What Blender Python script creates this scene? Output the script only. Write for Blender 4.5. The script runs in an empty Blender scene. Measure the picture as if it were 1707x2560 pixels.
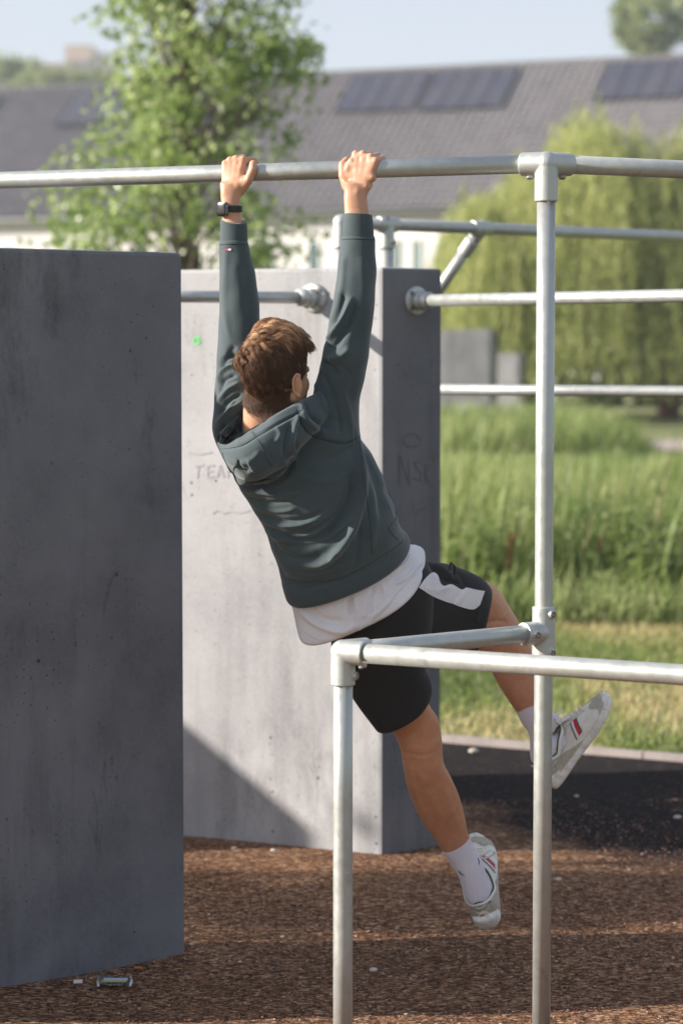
import bpy, bmesh, math, random
import numpy as np
from mathutils import Vector, Matrix
from mathutils.bvhtree import BVHTree

# ------------------------------------------------------------------ camera, sky, sun, exposure
SC = bpy.context.scene
COL = SC.collection
F, CX, CY, HC = 6044.4, 853.5, 1280.0, 1.85        # focal length in photo pixels, centre, eye height
TH = math.atan(427 / F)                            # the camera looks a little down

cam_data = bpy.data.cameras.new('camera')
cam_data.sensor_fit = 'VERTICAL'
cam_data.sensor_height = 36.0
cam_data.lens = 85.0
cam_data.clip_start = 0.1
cam_data.clip_end = 2000
cam_data.dof.use_dof = True
cam_data.dof.focus_distance = 6.45
cam_data.dof.aperture_fstop = 2.8
cam = bpy.data.objects.new('camera', cam_data)
COL.objects.link(cam)
cam.location = (0, 0, HC)
cam.rotation_euler = (math.pi / 2 - TH, 0, 0)
SC.camera = cam

SUN = Vector((1.146, 0.1146, -0.4585)).normalized()   # direction in which sunlight travels
world = bpy.data.worlds.new('World')
SC.world = world
world.use_nodes = True
wn = world.node_tree
wn.nodes.clear()
w_out = wn.nodes.new('ShaderNodeOutputWorld')
w_bg = wn.nodes.new('ShaderNodeBackground')
w_sky = wn.nodes.new('ShaderNodeTexSky')
w_sky.sky_type = 'NISHITA'
w_sky.sun_disc = False
w_sky.sun_elevation = math.asin(-SUN.z)
w_sky.sun_rotation = math.atan2(-SUN.x, -SUN.y)
w_sky.altitude = 0
w_sky.air_density = 1.0
w_sky.dust_density = 1.5
w_sky.ozone_density = 1.0
w_bg.inputs['Strength'].default_value = 0.10
# a thin bright veil of high cloud over the clear sky, a little paler towards the horizon
w_co = wn.nodes.new('ShaderNodeTexCoord')
w_sep = wn.nodes.new('ShaderNodeSeparateXYZ'); wn.links.new(w_co.outputs['Generated'], w_sep.inputs[0])
w_rmp = wn.nodes.new('ShaderNodeValToRGB'); wn.links.new(w_sep.outputs[2], w_rmp.inputs[0])
w_rmp.color_ramp.elements[0].color = (3.50, 3.62, 3.98, 1); w_rmp.color_ramp.elements[0].position = 0.0
w_rmp.color_ramp.elements[1].color = (2.40, 2.65, 3.20, 1); w_rmp.color_ramp.elements[1].position = 0.35
w_mp = wn.nodes.new('ShaderNodeMapping'); w_mp.inputs['Scale'].default_value = (1, 1, 3.5); wn.links.new(w_co.outputs['Generated'], w_mp.inputs[0])
w_no = wn.nodes.new('ShaderNodeTexNoise'); w_no.inputs['Scale'].default_value = 2.2; w_no.inputs['Detail'].default_value = 4; wn.links.new(w_mp.outputs[0], w_no.inputs[0])
w_mr = wn.nodes.new('ShaderNodeMapRange'); wn.links.new(w_no.outputs[0], w_mr.inputs[0])
w_mr.inputs[1].default_value = .3; w_mr.inputs[2].default_value = .7; w_mr.inputs[3].default_value = .68; w_mr.inputs[4].default_value = .84
w_mix = wn.nodes.new('ShaderNodeMix'); w_mix.data_type = 'RGBA'
wn.links.new(w_mr.outputs[0], w_mix.inputs[0]); wn.links.new(w_sky.outputs[0], w_mix.inputs[6]); wn.links.new(w_rmp.outputs[0], w_mix.inputs[7])
wn.links.new(w_mix.outputs[2], w_bg.inputs[0])
wn.links.new(w_bg.outputs[0], w_out.inputs[0])

sun_data = bpy.data.lights.new('sun', 'SUN')
sun_data.energy = 4.9
sun_data.angle = math.radians(0.6)
sun_data.color = (1.0, 0.92, 0.82)
sun = bpy.data.objects.new('sun', sun_data)
COL.objects.link(sun)
sun.location = (-20, -3, 10)
sun.rotation_euler = SUN.to_track_quat('-Z', 'Y').to_euler()

SC.view_settings.view_transform = 'Standard'
SC.view_settings.look = 'None'
SC.view_settings.gamma = 1.0
SC.view_settings.use_curve_mapping = False
SC.view_settings.exposure = 1.2
SC.cycles.max_bounces = 6
SC.cycles.transparent_max_bounces = 8
SC.cycles.use_denoising = True

# ------------------------------------------------------------------ measuring helpers
CT, ST = math.cos(TH), math.sin(TH)

def ray(u, v):
    a, b = (u - CX) / F, (CY - v) / F
    return Vector((a, CT + b * ST, -ST + b * CT))

def P(u, v, Y):
    d = ray(u, v)
    t = Y / d.y
    return Vector((t * d.x, Y, HC + t * d.z))

def PZ(u, v, z):
    d = ray(u, v)
    t = (z - HC) / d.z
    return Vector((t * d.x, t * d.y, z))

def proj(V):
    x, y, z = V[:, 0], V[:, 1], V[:, 2] - HC
    dep = y * CT - z * ST
    upc = y * ST + z * CT
    return CX + F * x / dep, CY - F * upc / dep

def rng(seed):
    return np.random.RandomState(seed)

# ------------------------------------------------------------------ object helpers
def link(o, parent=None):
    COL.objects.link(o)
    if parent is not None:
        o.parent = parent
        o.matrix_parent_inverse = world_of(parent).inverted()
    return o

def world_of(o):
    m = o.matrix_basis.copy()
    if o.parent is not None:
        m = world_of(o.parent) @ o.matrix_parent_inverse @ m
    return m

def tag(o, label=None, cat=None, group=None, kind=None):
    if label: o['label'] = label
    if cat: o['category'] = cat
    if group: o['group'] = group
    if kind: o['kind'] = kind
    return o

def empty(name, loc, label=None, cat=None, group=None, kind=None):
    o = bpy.data.objects.new(name, None)
    o.location = loc
    o.empty_display_size = 0.1
    COL.objects.link(o)
    return tag(o, label, cat, group, kind)

def mesh_np(name, V, Fc, smooth=True):
    """V (n,3); Fc (m,k) array of equal-size faces or a list of such arrays"""
    me = bpy.data.meshes.new(name)
    V = np.asarray(V, dtype=np.float32)
    groups = Fc if isinstance(Fc, list) else [Fc]
    groups = [np.asarray(g, dtype=np.int32) for g in groups if len(g)]
    loops = np.concatenate([g.ravel() for g in groups])
    sizes = np.concatenate([np.full(len(g), g.shape[1], dtype=np.int32) for g in groups])
    starts = np.concatenate([[0], np.cumsum(sizes)[:-1]]).astype(np.int32)
    me.vertices.add(len(V)); me.vertices.foreach_set('co', V.ravel())
    me.loops.add(len(loops)); me.loops.foreach_set('vertex_index', loops)
    me.polygons.add(len(sizes)); me.polygons.foreach_set('loop_start', starts)
    me.polygons.foreach_set('use_smooth', np.full(len(sizes), smooth))
    me.update(calc_edges=True)
    return me

def put(name, me, mats, parent=None, label=None, cat=None, group=None, kind=None, loc=None):
    """link a mesh given in world coordinates; a top-level mesh gets its origin at loc"""
    if not isinstance(mats, (list, tuple)): mats = [mats]
    for m in mats: me.materials.append(m)
    o = bpy.data.objects.new(name, me)
    if parent is None and loc is not None:
        me.transform(Matrix.Translation(-Vector(loc)))
        o.location = loc
    link(o, parent)
    return tag(o, label, cat, group, kind)

def solid(name, V, Fc, mats, parent=None, smooth=True, **k):
    return put(name, mesh_np(name, V, Fc, smooth), mats, parent, **k)

class MB:
    """collects simple shapes into one mesh"""
    def __init__(s):
        s.V = []; s.Q = []; s.T = []; s.n = 0
    def add(s, V, Q=None, T=None):
        V = np.asarray(V, dtype=float).reshape(-1, 3)
        if Q is not None and len(Q): s.Q.append(np.asarray(Q) + s.n)
        if T is not None and len(T): s.T.append(np.asarray(T) + s.n)
        s.V.append(V); s.n += len(V)
        return s
    def box(s, c, ax, ay, az):
        c, ax, ay, az = [np.array(q, float) for q in (c, ax, ay, az)]
        V = [c + i * ax + j * ay + k * az for k in (-1, 1) for j in (-1, 1) for i in (-1, 1)]
        return s.add(V, [(0, 2, 3, 1), (4, 5, 7, 6), (0, 1, 5, 4), (2, 6, 7, 3), (0, 4, 6, 2), (1, 3, 7, 5)])
    def tube(s, pts, r, n=12, cap=True, ref=None):
        pts = [Vector(p) for p in pts]
        rs = r if isinstance(r, (list, tuple)) else [r] * len(pts)
        V = []; prev = None
        for i, p in enumerate(pts):
            a = pts[max(i - 1, 0)]; b = pts[min(i + 1, len(pts) - 1)]
            t = (b - a).normalized()
            if prev is None:
                q = Vector(ref) if ref else (Vector((0, 0, 1)) if abs(t.z) < .9 else Vector((1, 0, 0)))
            else: q = prev
            x = (q - t * q.dot(t)).normalized(); y = t.cross(x); prev = x
            for k in range(n):
                an = 2 * math.pi * k / n
                V.append(p + (x * math.cos(an) + y * math.sin(an)) * rs[i])
        Q = [(i * n + k, i * n + (k + 1) % n, (i + 1) * n + (k + 1) % n, (i + 1) * n + k)
             for i in range(len(pts) - 1) for k in range(n)]
        T = []
        if cap:
            V += [pts[0], pts[-1]]; a = len(pts) * n; l = (len(pts) - 1) * n
            T = [(a, (k + 1) % n, k) for k in range(n)] + [(a + 1, l + k, l + (k + 1) % n) for k in range(n)]
        return s.add([tuple(v) for v in V], Q, T)
    def ball(s, c, ax, ay=None, az=None, n=16, m=10):
        """ellipsoid with semi-axis vectors"""
        if ay is None:
            r = ax; ax, ay, az = (r, 0, 0), (0, r, 0), (0, 0, r)
        c, ax, ay, az = [np.array(q, float) for q in (c, ax, ay, az)]
        V = [c + az]
        for i in range(1, m):
            t = math.pi * i / m
            for k in range(n):
                p = 2 * math.pi * k / n
                V.append(c + az * math.cos(t) + (ax * math.cos(p) + ay * math.sin(p)) * math.sin(t))
        V.append(c - az)
        Q = [(1 + i * n + k, 1 + (i + 1) * n + k, 1 + (i + 1) * n + (k + 1) % n, 1 + i * n + (k + 1) % n)
             for i in range(m - 2) for k in range(n)]
        l = 1 + (m - 2) * n; e = len(V) - 1
        T = [(0, 1 + k, 1 + (k + 1) % n) for k in range(n)] + [(e, l + (k + 1) % n, l + k) for k in range(n)]
        return s.add(V, Q, T)
    def caps(s, a, b, ra, rb, n=12):
        """capsule with round ends from a to b"""
        a, b = Vector(a), Vector(b)
        t = (b - a).normalized()
        pts, rs = [], []
        for k in range(5):
            q = math.pi / 2 * k / 4
            pts.append(a - t * ra * math.cos(q) * 1.0); rs.append(max(ra * math.sin(q), 1e-4))
        for k in range(5):
            q = math.pi / 2 * k / 4
            pts.append(b + t * rb * math.sin(q)); rs.append(max(rb * math.cos(q), 1e-4))
        return s.tube(pts, rs, n)
    def loft(s, rings, n=32, sub=4):
        """rings: (centre, side vector, front vector, squareness); smoothly interpolated and capped"""
        R = [tuple(np.array(q, float) for q in r[:3]) + (float(r[3]) if len(r) > 3 else 2.0,) for r in rings]
        out = []
        for i in range(len(R) - 1):
            p0, p1, p2, p3 = R[max(i - 1, 0)], R[i], R[i + 1], R[min(i + 2, len(R) - 1)]
            for j in range(sub):
                t = j / sub
                w = (-.5 * t + t * t - .5 * t ** 3, 1 - 2.5 * t * t + 1.5 * t ** 3, .5 * t + 2 * t * t - 1.5 * t ** 3, -.5 * t * t + .5 * t ** 3)
                out.append(tuple(sum(w[m] * q[c] for m, q in enumerate((p0, p1, p2, p3))) for c in range(4)))
        out.append(R[-1])
        V = []
        for c, a, b, e in out:
            for k in range(n):
                an = 2 * math.pi * k / n
                x, y = math.cos(an), math.sin(an)
                x = math.copysign(abs(x) ** (2 / e), x); y = math.copysign(abs(y) ** (2 / e), y)
                V.append(c + a * x + b * y)
        L = len(out)
        Q = [(i * n + k, i * n + (k + 1) % n, (i + 1) * n + (k + 1) % n, (i + 1) * n + k) for i in range(L - 1) for k in range(n)]
        V += [out[0][0], out[-1][0]]; a0 = L * n; l = (L - 1) * n
        T = [(a0, (k + 1) % n, k) for k in range(n)] + [(a0 + 1, l + k, l + (k + 1) % n) for k in range(n)]
        # keep faces outward whatever the handedness
        a, b = Vector(out[0][1]), Vector(out[0][2]); ax = Vector(out[-1][0]) - Vector(out[0][0])
        if a.cross(b).dot(ax) < 0:
            Q = [q[::-1] for q in Q]; T = [q[::-1] for q in T]
        return s.add(V, Q, T)
    def arrays(s):
        V = np.concatenate(s.V)
        fs = []
        if s.Q: fs.append(np.concatenate(s.Q))
        if s.T: fs.append(np.concatenate(s.T))
        return V, fs
    def build(s, name, mats, parent=None, smooth=True, **k):
        V, fs = s.arrays()
        return solid(name, V, fs, mats, parent, smooth, **k)

def remesh(mb, voxel, iters=3, lam=.5):
    """melt the collected shapes into one continuous skin"""
    V, fs = mb.arrays()
    me = mesh_np('tmp', V, fs)
    o = bpy.data.objects.new('tmp', me); COL.objects.link(o)
    bm = bmesh.new(); bm.from_mesh(me); bmesh.ops.recalc_face_normals(bm, faces=bm.faces[:]); bm.to_mesh(me); bm.free()
    md = o.modifiers.new('r', 'REMESH'); md.mode = 'VOXEL'; md.voxel_size = voxel
    dg = bpy.context.evaluated_depsgraph_get()
    ev = o.evaluated_get(dg); m2 = ev.to_mesh()
    n = len(m2.vertices); co = np.empty(n * 3, np.float32); m2.vertices.foreach_get('co', co)
    co = co.reshape(-1, 3).astype(float)
    m2.calc_loop_triangles()
    npol = len(m2.polygons)
    tot = np.empty(npol, np.int32); m2.polygons.foreach_get('loop_total', tot)
    lv = np.empty(len(m2.loops), np.int32); m2.loops.foreach_get('vertex_index', lv)
    assert (tot == 4).all()
    Q = lv.reshape(-1, 4)
    ev.to_mesh_clear(); bpy.data.objects.remove(o); bpy.data.meshes.remove(me)
    return smooth_v(co, Q, iters, lam), Q

def smooth_v(co, Q, iters, lam=.5, w=None, back=.98):
    E = np.concatenate([Q[:, [0, 1]], Q[:, [1, 2]], Q[:, [2, 3]], Q[:, [3, 0]]])
    n = len(co)
    deg = np.bincount(E[:, 0], minlength=n) + np.bincount(E[:, 1], minlength=n)
    deg = np.maximum(deg, 1)
    for it in range(iters * 2):
        l = lam if it % 2 == 0 else -lam * back
        av = np.stack([(np.bincount(E[:, 0], co[E[:, 1], c], n) + np.bincount(E[:, 1], co[E[:, 0], c], n)) / deg for c in range(3)], 1)
        d = (av - co) * l
        if w is not None: d *= w[:, None]
        co = co + d
    return co

def normals(co, Q):
    a = co[Q[:, 2]] - co[Q[:, 0]]; b = co[Q[:, 3]] - co[Q[:, 1]]
    fn = np.cross(a, b)
    N = np.zeros_like(co)
    for c in range(3):
        for k in range(4): N[:, c] += np.bincount(Q[:, k], fn[:, c], len(co))
    return N / np.maximum(np.linalg.norm(N, axis=1), 1e-12)[:, None]

def sculpt(co, Q, strokes, gain=1.0):
    """folds: each stroke is (points in photo pixels, half width px, height mm); pushes skin along its normal"""
    N = normals(co, Q)
    u, v = proj(co)
    facing = np.clip(-(N[:, 1]) * 1.6 + .25, 0, 1)
    D = np.zeros(len(co))
    for pts, w, amp in strokes:
        pts = np.array(pts, float)
        # smooth the polyline
        t = np.linspace(0, len(pts) - 1, (len(pts) - 1) * 6 + 1)
        pts = np.stack([cr(pts[:, 0], t), cr(pts[:, 1], t)], 1)
        best = np.full(len(co), 1e9); tt = np.zeros(len(co))
        m = (u > pts[:, 0].min() - 4 * w) & (u < pts[:, 0].max() + 4 * w) & (v > pts[:, 1].min() - 4 * w) & (v < pts[:, 1].max() + 4 * w)
        if not m.any(): continue
        uu, vv = u[m], v[m]; bb = best[m]; t1 = tt[m]
        for i in range(len(pts) - 1):
            ax, ay = pts[i]; dx, dy = pts[i + 1] - pts[i]; L2 = dx * dx + dy * dy + 1e-9
            s = np.clip(((uu - ax) * dx + (vv - ay) * dy) / L2, 0, 1)
            d = (uu - ax - s * dx) ** 2 + (vv - ay - s * dy) ** 2
            k = d < bb
            bb[k] = d[k]; t1[k] = (i + s[k]) / (len(pts) - 1)
        prof = np.exp(-bb / (w * w)) * np.clip(np.sin(np.pi * np.clip(t1 * .94 + .03, 0, 1)) * 1.8, 0, 1)
        D[m] += prof * amp * .001 * gain
    return co + N * (D * facing)[:, None]

def cr(y, t):
    i = np.clip(np.floor(t).astype(int), 0, len(y) - 2); f = t - i
    g = lambda k: y[np.clip(i + k, 0, len(y) - 1)]
    a, b, c, d = g(-1), g(0), g(1), g(2)
    return .5 * (2 * b + (c - a) * f + (2 * a - 5 * b + 4 * c - d) * f ** 2 + (3 * b - a - 3 * c + d) * f ** 3)

def bvh_of(co, Q):
    return BVHTree.FromPolygons([tuple(c) for c in co], [tuple(int(i) for i in q) for q in Q])

def hit(bvh, u, v, off=.001):
    d = ray(u, v).normalized()
    h = bvh.ray_cast(Vector((0, 0, HC)), d)
    if h[0] is None: return None
    n = h[1]
    if n.dot(d) > 0: n = -n
    return h[0] + n * off

def patch(bvh, top, bot, nu, nv, off=.0012):
    """a panel sewn on a surface, between two edge lines measured in the photo"""
    top, bot = np.array(top, float), np.array(bot, float)
    tt = np.linspace(0, 1, nu)
    a = np.stack([cr(top[:, c], tt * (len(top) - 1)) for c in (0, 1)], 1)
    b = np.stack([cr(bot[:, c], tt * (len(bot) - 1)) for c in (0, 1)], 1)
    V = []; last = None
    for i in range(nu):
        for j in range(nv):
            q = a[i] + (b[i] - a[i]) * j / (nv - 1)
            h = hit(bvh, q[0], q[1], off)
            if h is None: h = last if last is not None else P(q[0], q[1], 6.6)
            last = h; V.append(tuple(h))
    Q = [(i * nv + j, i * nv + j + 1, (i + 1) * nv + j + 1, (i + 1) * nv + j) for i in range(nu - 1) for j in range(nv - 1)]
    return V, Q

def seam(bvh, pts, r, off=.0005, n=6, step=6):
    pts = np.array(pts, float)
    t = np.linspace(0, len(pts) - 1, (len(pts) - 1) * step + 1)
    pts = np.stack([cr(pts[:, 0], t), cr(pts[:, 1], t)], 1)
    hs = [hit(bvh, x, y, off) for x, y in pts]
    return [h for h in hs if h is not None], r

# ------------------------------------------------------------------ materials
class N:
    def __init__(s, name):
        s.m = bpy.data.materials.new(name); s.m.use_nodes = True
        s.nt = s.m.node_tree; s.b = s.nt.nodes['Principled BSDF']
        s.out = s.nt.nodes['Material Output']
        s.co = s.nt.nodes.new('ShaderNodeTexCoord').outputs['Object']
    def set(s, **k):
        for a, v in k.items():
            s.b.inputs[a.replace('_', ' ')].default_value = v
        return s
    def lk(s, a, b): s.nt.links.new(a, b)
    def new(s, t, **k):
        n = s.nt.nodes.new('ShaderNode' + t)
        for a, v in k.items(): setattr(n, a, v)
        return n
    def mapping(s, scale=(1, 1, 1), rot=(0, 0, 0), src=None):
        n = s.new('Mapping'); n.inputs['Scale'].default_value = scale; n.inputs['Rotation'].default_value = rot
        s.lk(src or s.co, n.inputs['Vector']); return n.outputs[0]
    def noise(s, scale, detail=4, rough=.6, src=None, dist=0):
        n = s.new('TexNoise'); n.inputs['Scale'].default_value = scale; n.inputs['Detail'].default_value = detail
        n.inputs['Roughness'].default_value = rough; n.inputs['Distortion'].default_value = dist
        s.lk(src or s.co, n.inputs['Vector']); return n.outputs['Fac']
    def voro(s, scale, src=None, out='Distance', feature='F1', rnd=1):
        n = s.new('TexVoronoi'); n.feature = feature; n.inputs['Scale'].default_value = scale
        n.inputs['Randomness'].default_value = rnd
        s.lk(src or s.co, n.inputs['Vector']); return n.outputs[out]
    def ramp(s, fac, stops, interp='LINEAR'):
        n = s.new('ValToRGB'); e = n.color_ramp.elements; n.color_ramp.interpolation = interp
        while len(e) < len(stops): e.new(.5)
        for q, (p, c) in zip(e, stops):
            q.position = p; q.color = (c, c, c, 1) if isinstance(c, (int, float)) else tuple(c) + (1,)
        s.lk(fac, n.inputs[0]); return n.outputs[0]
    def mix(s, fac, a, b, mode='MIX'):
        n = s.new('Mix', data_type='RGBA', blend_type=mode)
        for i, v in ((0, fac), (6, a), (7, b)):
            if hasattr(v, 'links') or isinstance(v, bpy.types.NodeSocket): s.lk(v, n.inputs[i])
            elif i == 0: n.inputs[0].default_value = v
            else: n.inputs[i].default_value = (v, v, v, 1) if isinstance(v, (int, float)) else tuple(v) + (1,)
        return n.outputs[2]
    def math(s, op, a, b=0, c=0):
        n = s.new('Math', operation=op)
        for i, v in enumerate((a, b, c)):
            if isinstance(v, bpy.types.NodeSocket): s.lk(v, n.inputs[i])
            else: n.inputs[i].default_value = v
        return n.outputs[0]
    def base(s, v):
        if isinstance(v, bpy.types.NodeSocket): s.lk(v, s.b.inputs['Base Color'])
        else: s.b.inputs['Base Color'].default_value = tuple(v) + (1,)
        return s
    def bump(s, h, strength=.3, dist=.01):
        n = s.new('Bump'); n.inputs['Strength'].default_value = strength; n.inputs['Distance'].default_value = dist
        s.lk(h, n.inputs['Height'])
        s.lk(n.outputs[0], s.b.inputs['Normal']); return s
    def attr(s, name, out='Fac'):
        n = s.new('Attribute'); n.attribute_name = name; return n.outputs[out]

def plain(name, c, rough=.6, metal=0, **k):
    m = N(name); m.base(c).set(Roughness=rough, Metallic=metal, **k)
    return m.m

def m_metal(name, base=.50, dark=.33, rough=.42):
    m = N(name)
    a = m.noise(34, 5, .65); st = m.noise(9, 3, .6, m.mapping((1, 1, .35)))
    sp = m.noise(190, 2, .5)
    c = m.mix(m.ramp(a, [(.1, 0), (.9, 1)]), (dark * .98, dark * 1.02, dark), (base * .97, base * 1.01, base * .96))
    c = m.mix(m.math('MULTIPLY', m.ramp(st, [(.5, 0), (.75, 1)]), .35), c, (base * 1.25, base * 1.25, base * 1.22))
    gr = m.ramp(m.noise(16, 6, .7, m.mapping((1, 1, .6))), [(.60, 0), (.72, 1)])
    c = m.mix(m.math('MULTIPLY', gr, .45), c, (.16, .15, .13))
    c = m.mix(m.math('MULTIPLY', m.ramp(sp, [(.6, 0), (.75, 1)]), .25), c, (.62, .62, .6))
    m.base(c).set(Metallic=.6)
    m.lk(m.ramp(a, [(.2, rough - .07), (.8, rough + .12)]), m.b.inputs['Roughness'])
    m.bump(m.noise(260, 3, .6), .12, .001)
    return m.m

def m_concrete(name, light, dark, stain=.5, pits=1.0):
    m = N(name)
    big = m.noise(1.6, 5, .6); med = m.noise(7, 5, .65); fine = m.noise(90, 3, .6)
    streak = m.noise(5, 4, .6, m.mapping((1, 1, .12)))
    c = m.mix(m.ramp(big, [(.38, 0), (.62, 1)]), dark, light)
    c = m.mix(m.math('MULTIPLY', m.ramp(med, [(.45, 0), (.8, 1)]), .4), c, tuple(q * 1.18 for q in light))
    c = m.mix(m.math('MULTIPLY', m.ramp(streak, [(.52, 0), (.72, 1)]), stain), c, tuple(q * .52 for q in dark))
    c = m.mix(m.math('MULTIPLY', m.ramp(m.noise(2.3, 6, .7, m.mapping((1.4, 1.4, .55))), [(.56, 0), (.70, 1)]), stain), c, tuple(q * .50 for q in dark))
    smear = m.noise(4.2, 6, .72, m.mapping((1, 1, .35)), 1.2)
    c = m.mix(m.math('MULTIPLY', m.ramp(smear, [(.60, 0), (.68, .8), (.80, 1)]), stain * .8), c, (dark[0] * .42, dark[1] * .41, dark[2] * .36))
    c = m.mix(m.math('MULTIPLY', m.ramp(fine, [(.4, 0), (.7, 1)]), .18), c, tuple(q * 1.3 for q in light))
    # blow holes: round, of uneven size, sparse
    def holes(scale, r, keep):
        d = m.voro(scale); col = m.voro(scale, out='Color')
        sep = m.new('SeparateColor'); m.lk(col, sep.inputs[0])
        k = m.math('GREATER_THAN', sep.outputs[0], keep)
        rr = m.math('MULTIPLY', sep.outputs[1], r)
        h = m.math('MULTIPLY', m.ramp(m.math('SUBTRACT', m.math('ADD', rr, r * .3), d), [(0, 0), (.03, 1)]), k)
        return h
    h1 = holes(24, .13, .72); h2 = holes(66, .17, .50)
    h = m.math('MULTIPLY', m.math('MAXIMUM', h1, h2), m.math('MULTIPLY', m.ramp(m.noise(2.6, 3, .6), [(.38, 0), (.58, 1)]), pits))
    c = m.mix(m.math('MULTIPLY', h, .85), c, tuple(q * .22 for q in dark))
    m.base(c).set(Roughness=.88)
    hh = m.math('SUBTRACT', m.math('ADD', m.math('MULTIPLY', med, .3), m.math('MULTIPLY', fine, .12)), h)
    m.bump(hh, .35, .004)
    return m.m

def m_leaf(name, c1, c2, c3, trans=.35, rough=.45):
    m = N(name)
    a = m.attr('tint')
    c = m.ramp(a, [(0, c1), (.5, c2), (1, c3)])
    m.base(c).set(Roughness=rough)
    tr = m.new('BsdfTranslucent'); m.lk(c, tr.inputs[0])
    mx = m.new('MixShader'); mx.inputs[0].default_value = trans
    m.lk(m.b.outputs[0], mx.inputs[1]); m.lk(tr.outputs[0], mx.inputs[2]); m.lk(mx.outputs[0], m.out.inputs[0])
    return m.m

M = {}
M['metal'] = m_metal('galvanised_steel', .52, .36)
M['cast'] = m_metal('cast_fitting', .52, .42, .5)
M['wall_dark'] = m_concrete('concrete_dark', (.178, .181, .198), (.112, .115, .130), .85)  # same concrete, darker: the left wall's shade is put into the colour
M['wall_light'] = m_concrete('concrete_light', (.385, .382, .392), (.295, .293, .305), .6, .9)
M['wall_far'] = m_concrete('concrete_far', (.19, .19, .195), (.14, .14, .145), .5, 0)
# ------------------------------------------------------------------ ground
D1 = Vector((.9135, -.4067, 0)); D2 = Vector((.809, .588, 0))   # the park is laid out on a 60 degree grid

def m_ground():
    m = N('rough_grass_ground')
    a = m.noise(.35, 5, .6); b = m.noise(3.0, 6, .7); f = m.noise(40, 3, .7)
    c = m.mix(m.ramp(a, [(.35, 0), (.65, 1)]), (.11, .15, .035), (.20, .21, .07))
    c = m.mix(m.ramp(b, [(.50, 0), (.66, 1)]), c, (.34, .28, .15))
    c = m.mix(m.math('MULTIPLY', m.ramp(f, [(.4, 0), (.7, 1)]), .5), c, (.06, .09, .02))
    m.base(c).set(Roughness=.95); m.bump(f, .5, .02)
    return m.m

def sheet(name, pts, mat, z, **k):
    V = [(p[0], p[1], z) for p in pts]
    return solid(name, V, np.array([list(range(len(pts)))]), mat, smooth=False, kind='structure', **k)

sheet('ground', [(-900, -300), (900, -300), (900, 1600), (-900, 1600)], m_ground(), 0)
K0, K1 = PZ(1100, 1856, 0), PZ(1707, 1908, 0)      # line of the concrete edging
KD = (K1 - K0).normalized(); KN = Vector((-KD.y, KD.x, 0))
if KN.y < 0: KN = -KN
B0, B1_ = PZ(1130, 2035, 0), PZ(1707, 2165, 0)      # brown chips on this side, black on that side
BD = (B1_ - B0).normalized(); BN = Vector((-BD.y, BD.x, 0))
if BN.y < 0: BN = -BN

def m_rubber():
    m = N('bonded_rubber_chips')
    sep = m.new('SeparateXYZ'); m.lk(m.co, sep.inputs[0])
    d = m.math('ADD', m.math('MULTIPLY', sep.outputs[0], BN.x), m.math('MULTIPLY', sep.outputs[1], BN.y))
    d = m.math('SUBTRACT', d, BN.dot(B0))
    d = m.math('ADD', d, m.math('MULTIPLY', m.math('SUBTRACT', m.noise(1.3, 5, .7), .5), 1.5))
    black = m.ramp(m.math('ADD', m.math('MULTIPLY', d, 2.2), .5), [(.25, 0), (.75, 1)])
    s = m.mapping((1, 1, 1))
    cell = m.voro(76, out='Color', src=m.mapping((1, 1.5, 1)))
    c2 = m.voro(150, out='Color')
    sp = m.new('SeparateColor'); m.lk(cell, sp.inputs[0])
    sp2 = m.new('SeparateColor'); m.lk(c2, sp2.inputs[0])
    br = m.ramp(sp.outputs[0], [(0, (.040, .020, .012)), (.3, (.120, .058, .030)), (.6, (.22, .112, .058)), (.85, (.33, .185, .105)), (1, (.47, .32, .21))])
    bk = m.ramp(sp.outputs[1], [(0, (.006, .006, .007)), (.8, (.018, .016, .017)), (.94, (.04, .022, .018)), (1, (.12, .07, .055))])
    big = m.noise(1.1, 4, .6)
    br = m.mix(m.math('MULTIPLY', m.ramp(big, [(.4, 0), (.65, 1)]), .25), br, (.06, .032, .024))
    c = m.mix(black, br, bk)
    c = m.mix(m.math('MULTIPLY', m.ramp(sp2.outputs[0], [(.55, 0), (1, 1)]), .35), c, (.02, .012, .01))
    m.base(c).set(Roughness=1.0)
    m.b.inputs['Specular IOR Level'].default_value = .12
    h = m.math('ADD', m.math('MULTIPLY', sp.outputs[2], .7), m.math('MULTIPLY', m.noise(60, 4, .7), .6))
    m.bump(h, .9, .012)
    return m.m
M['rubber'] = m_rubber()
ke0, ke1 = K0 - KD * 14, K0 + KD * 9
# gently uneven play surface up to the edging
nx, ny = 140, 90
rs = rng(3)
V = []
for j in range(ny + 1):
    for i in range(nx + 1):
        s = i / nx; t = (j / ny)
        e = ke0 + (ke1 - ke0) * s
        near = Vector((e.x, 2.5, 0)) if e.y > 2.6 else Vector((e.x, e.y - .2, 0))
        p = near + (e - near) * (t ** .8)
        h = .016 + .006 * math.sin(p.x * 2.1 + 1.2) * math.sin(p.y * 1.7) + .004 * math.sin(p.x * 6.3 + p.y * 4.1)
        V.append((p.x, p.y, h * min(1, (1 - t) * 12 + .3)))
Q = [(j * (nx + 1) + i, j * (nx + 1) + i + 1, (j + 1) * (nx + 1) + i + 1, (j + 1) * (nx + 1) + i) for j in range(ny) for i in range(nx)]
solid('play_surface', V, np.array(Q), M['rubber'], kind='structure')

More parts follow.
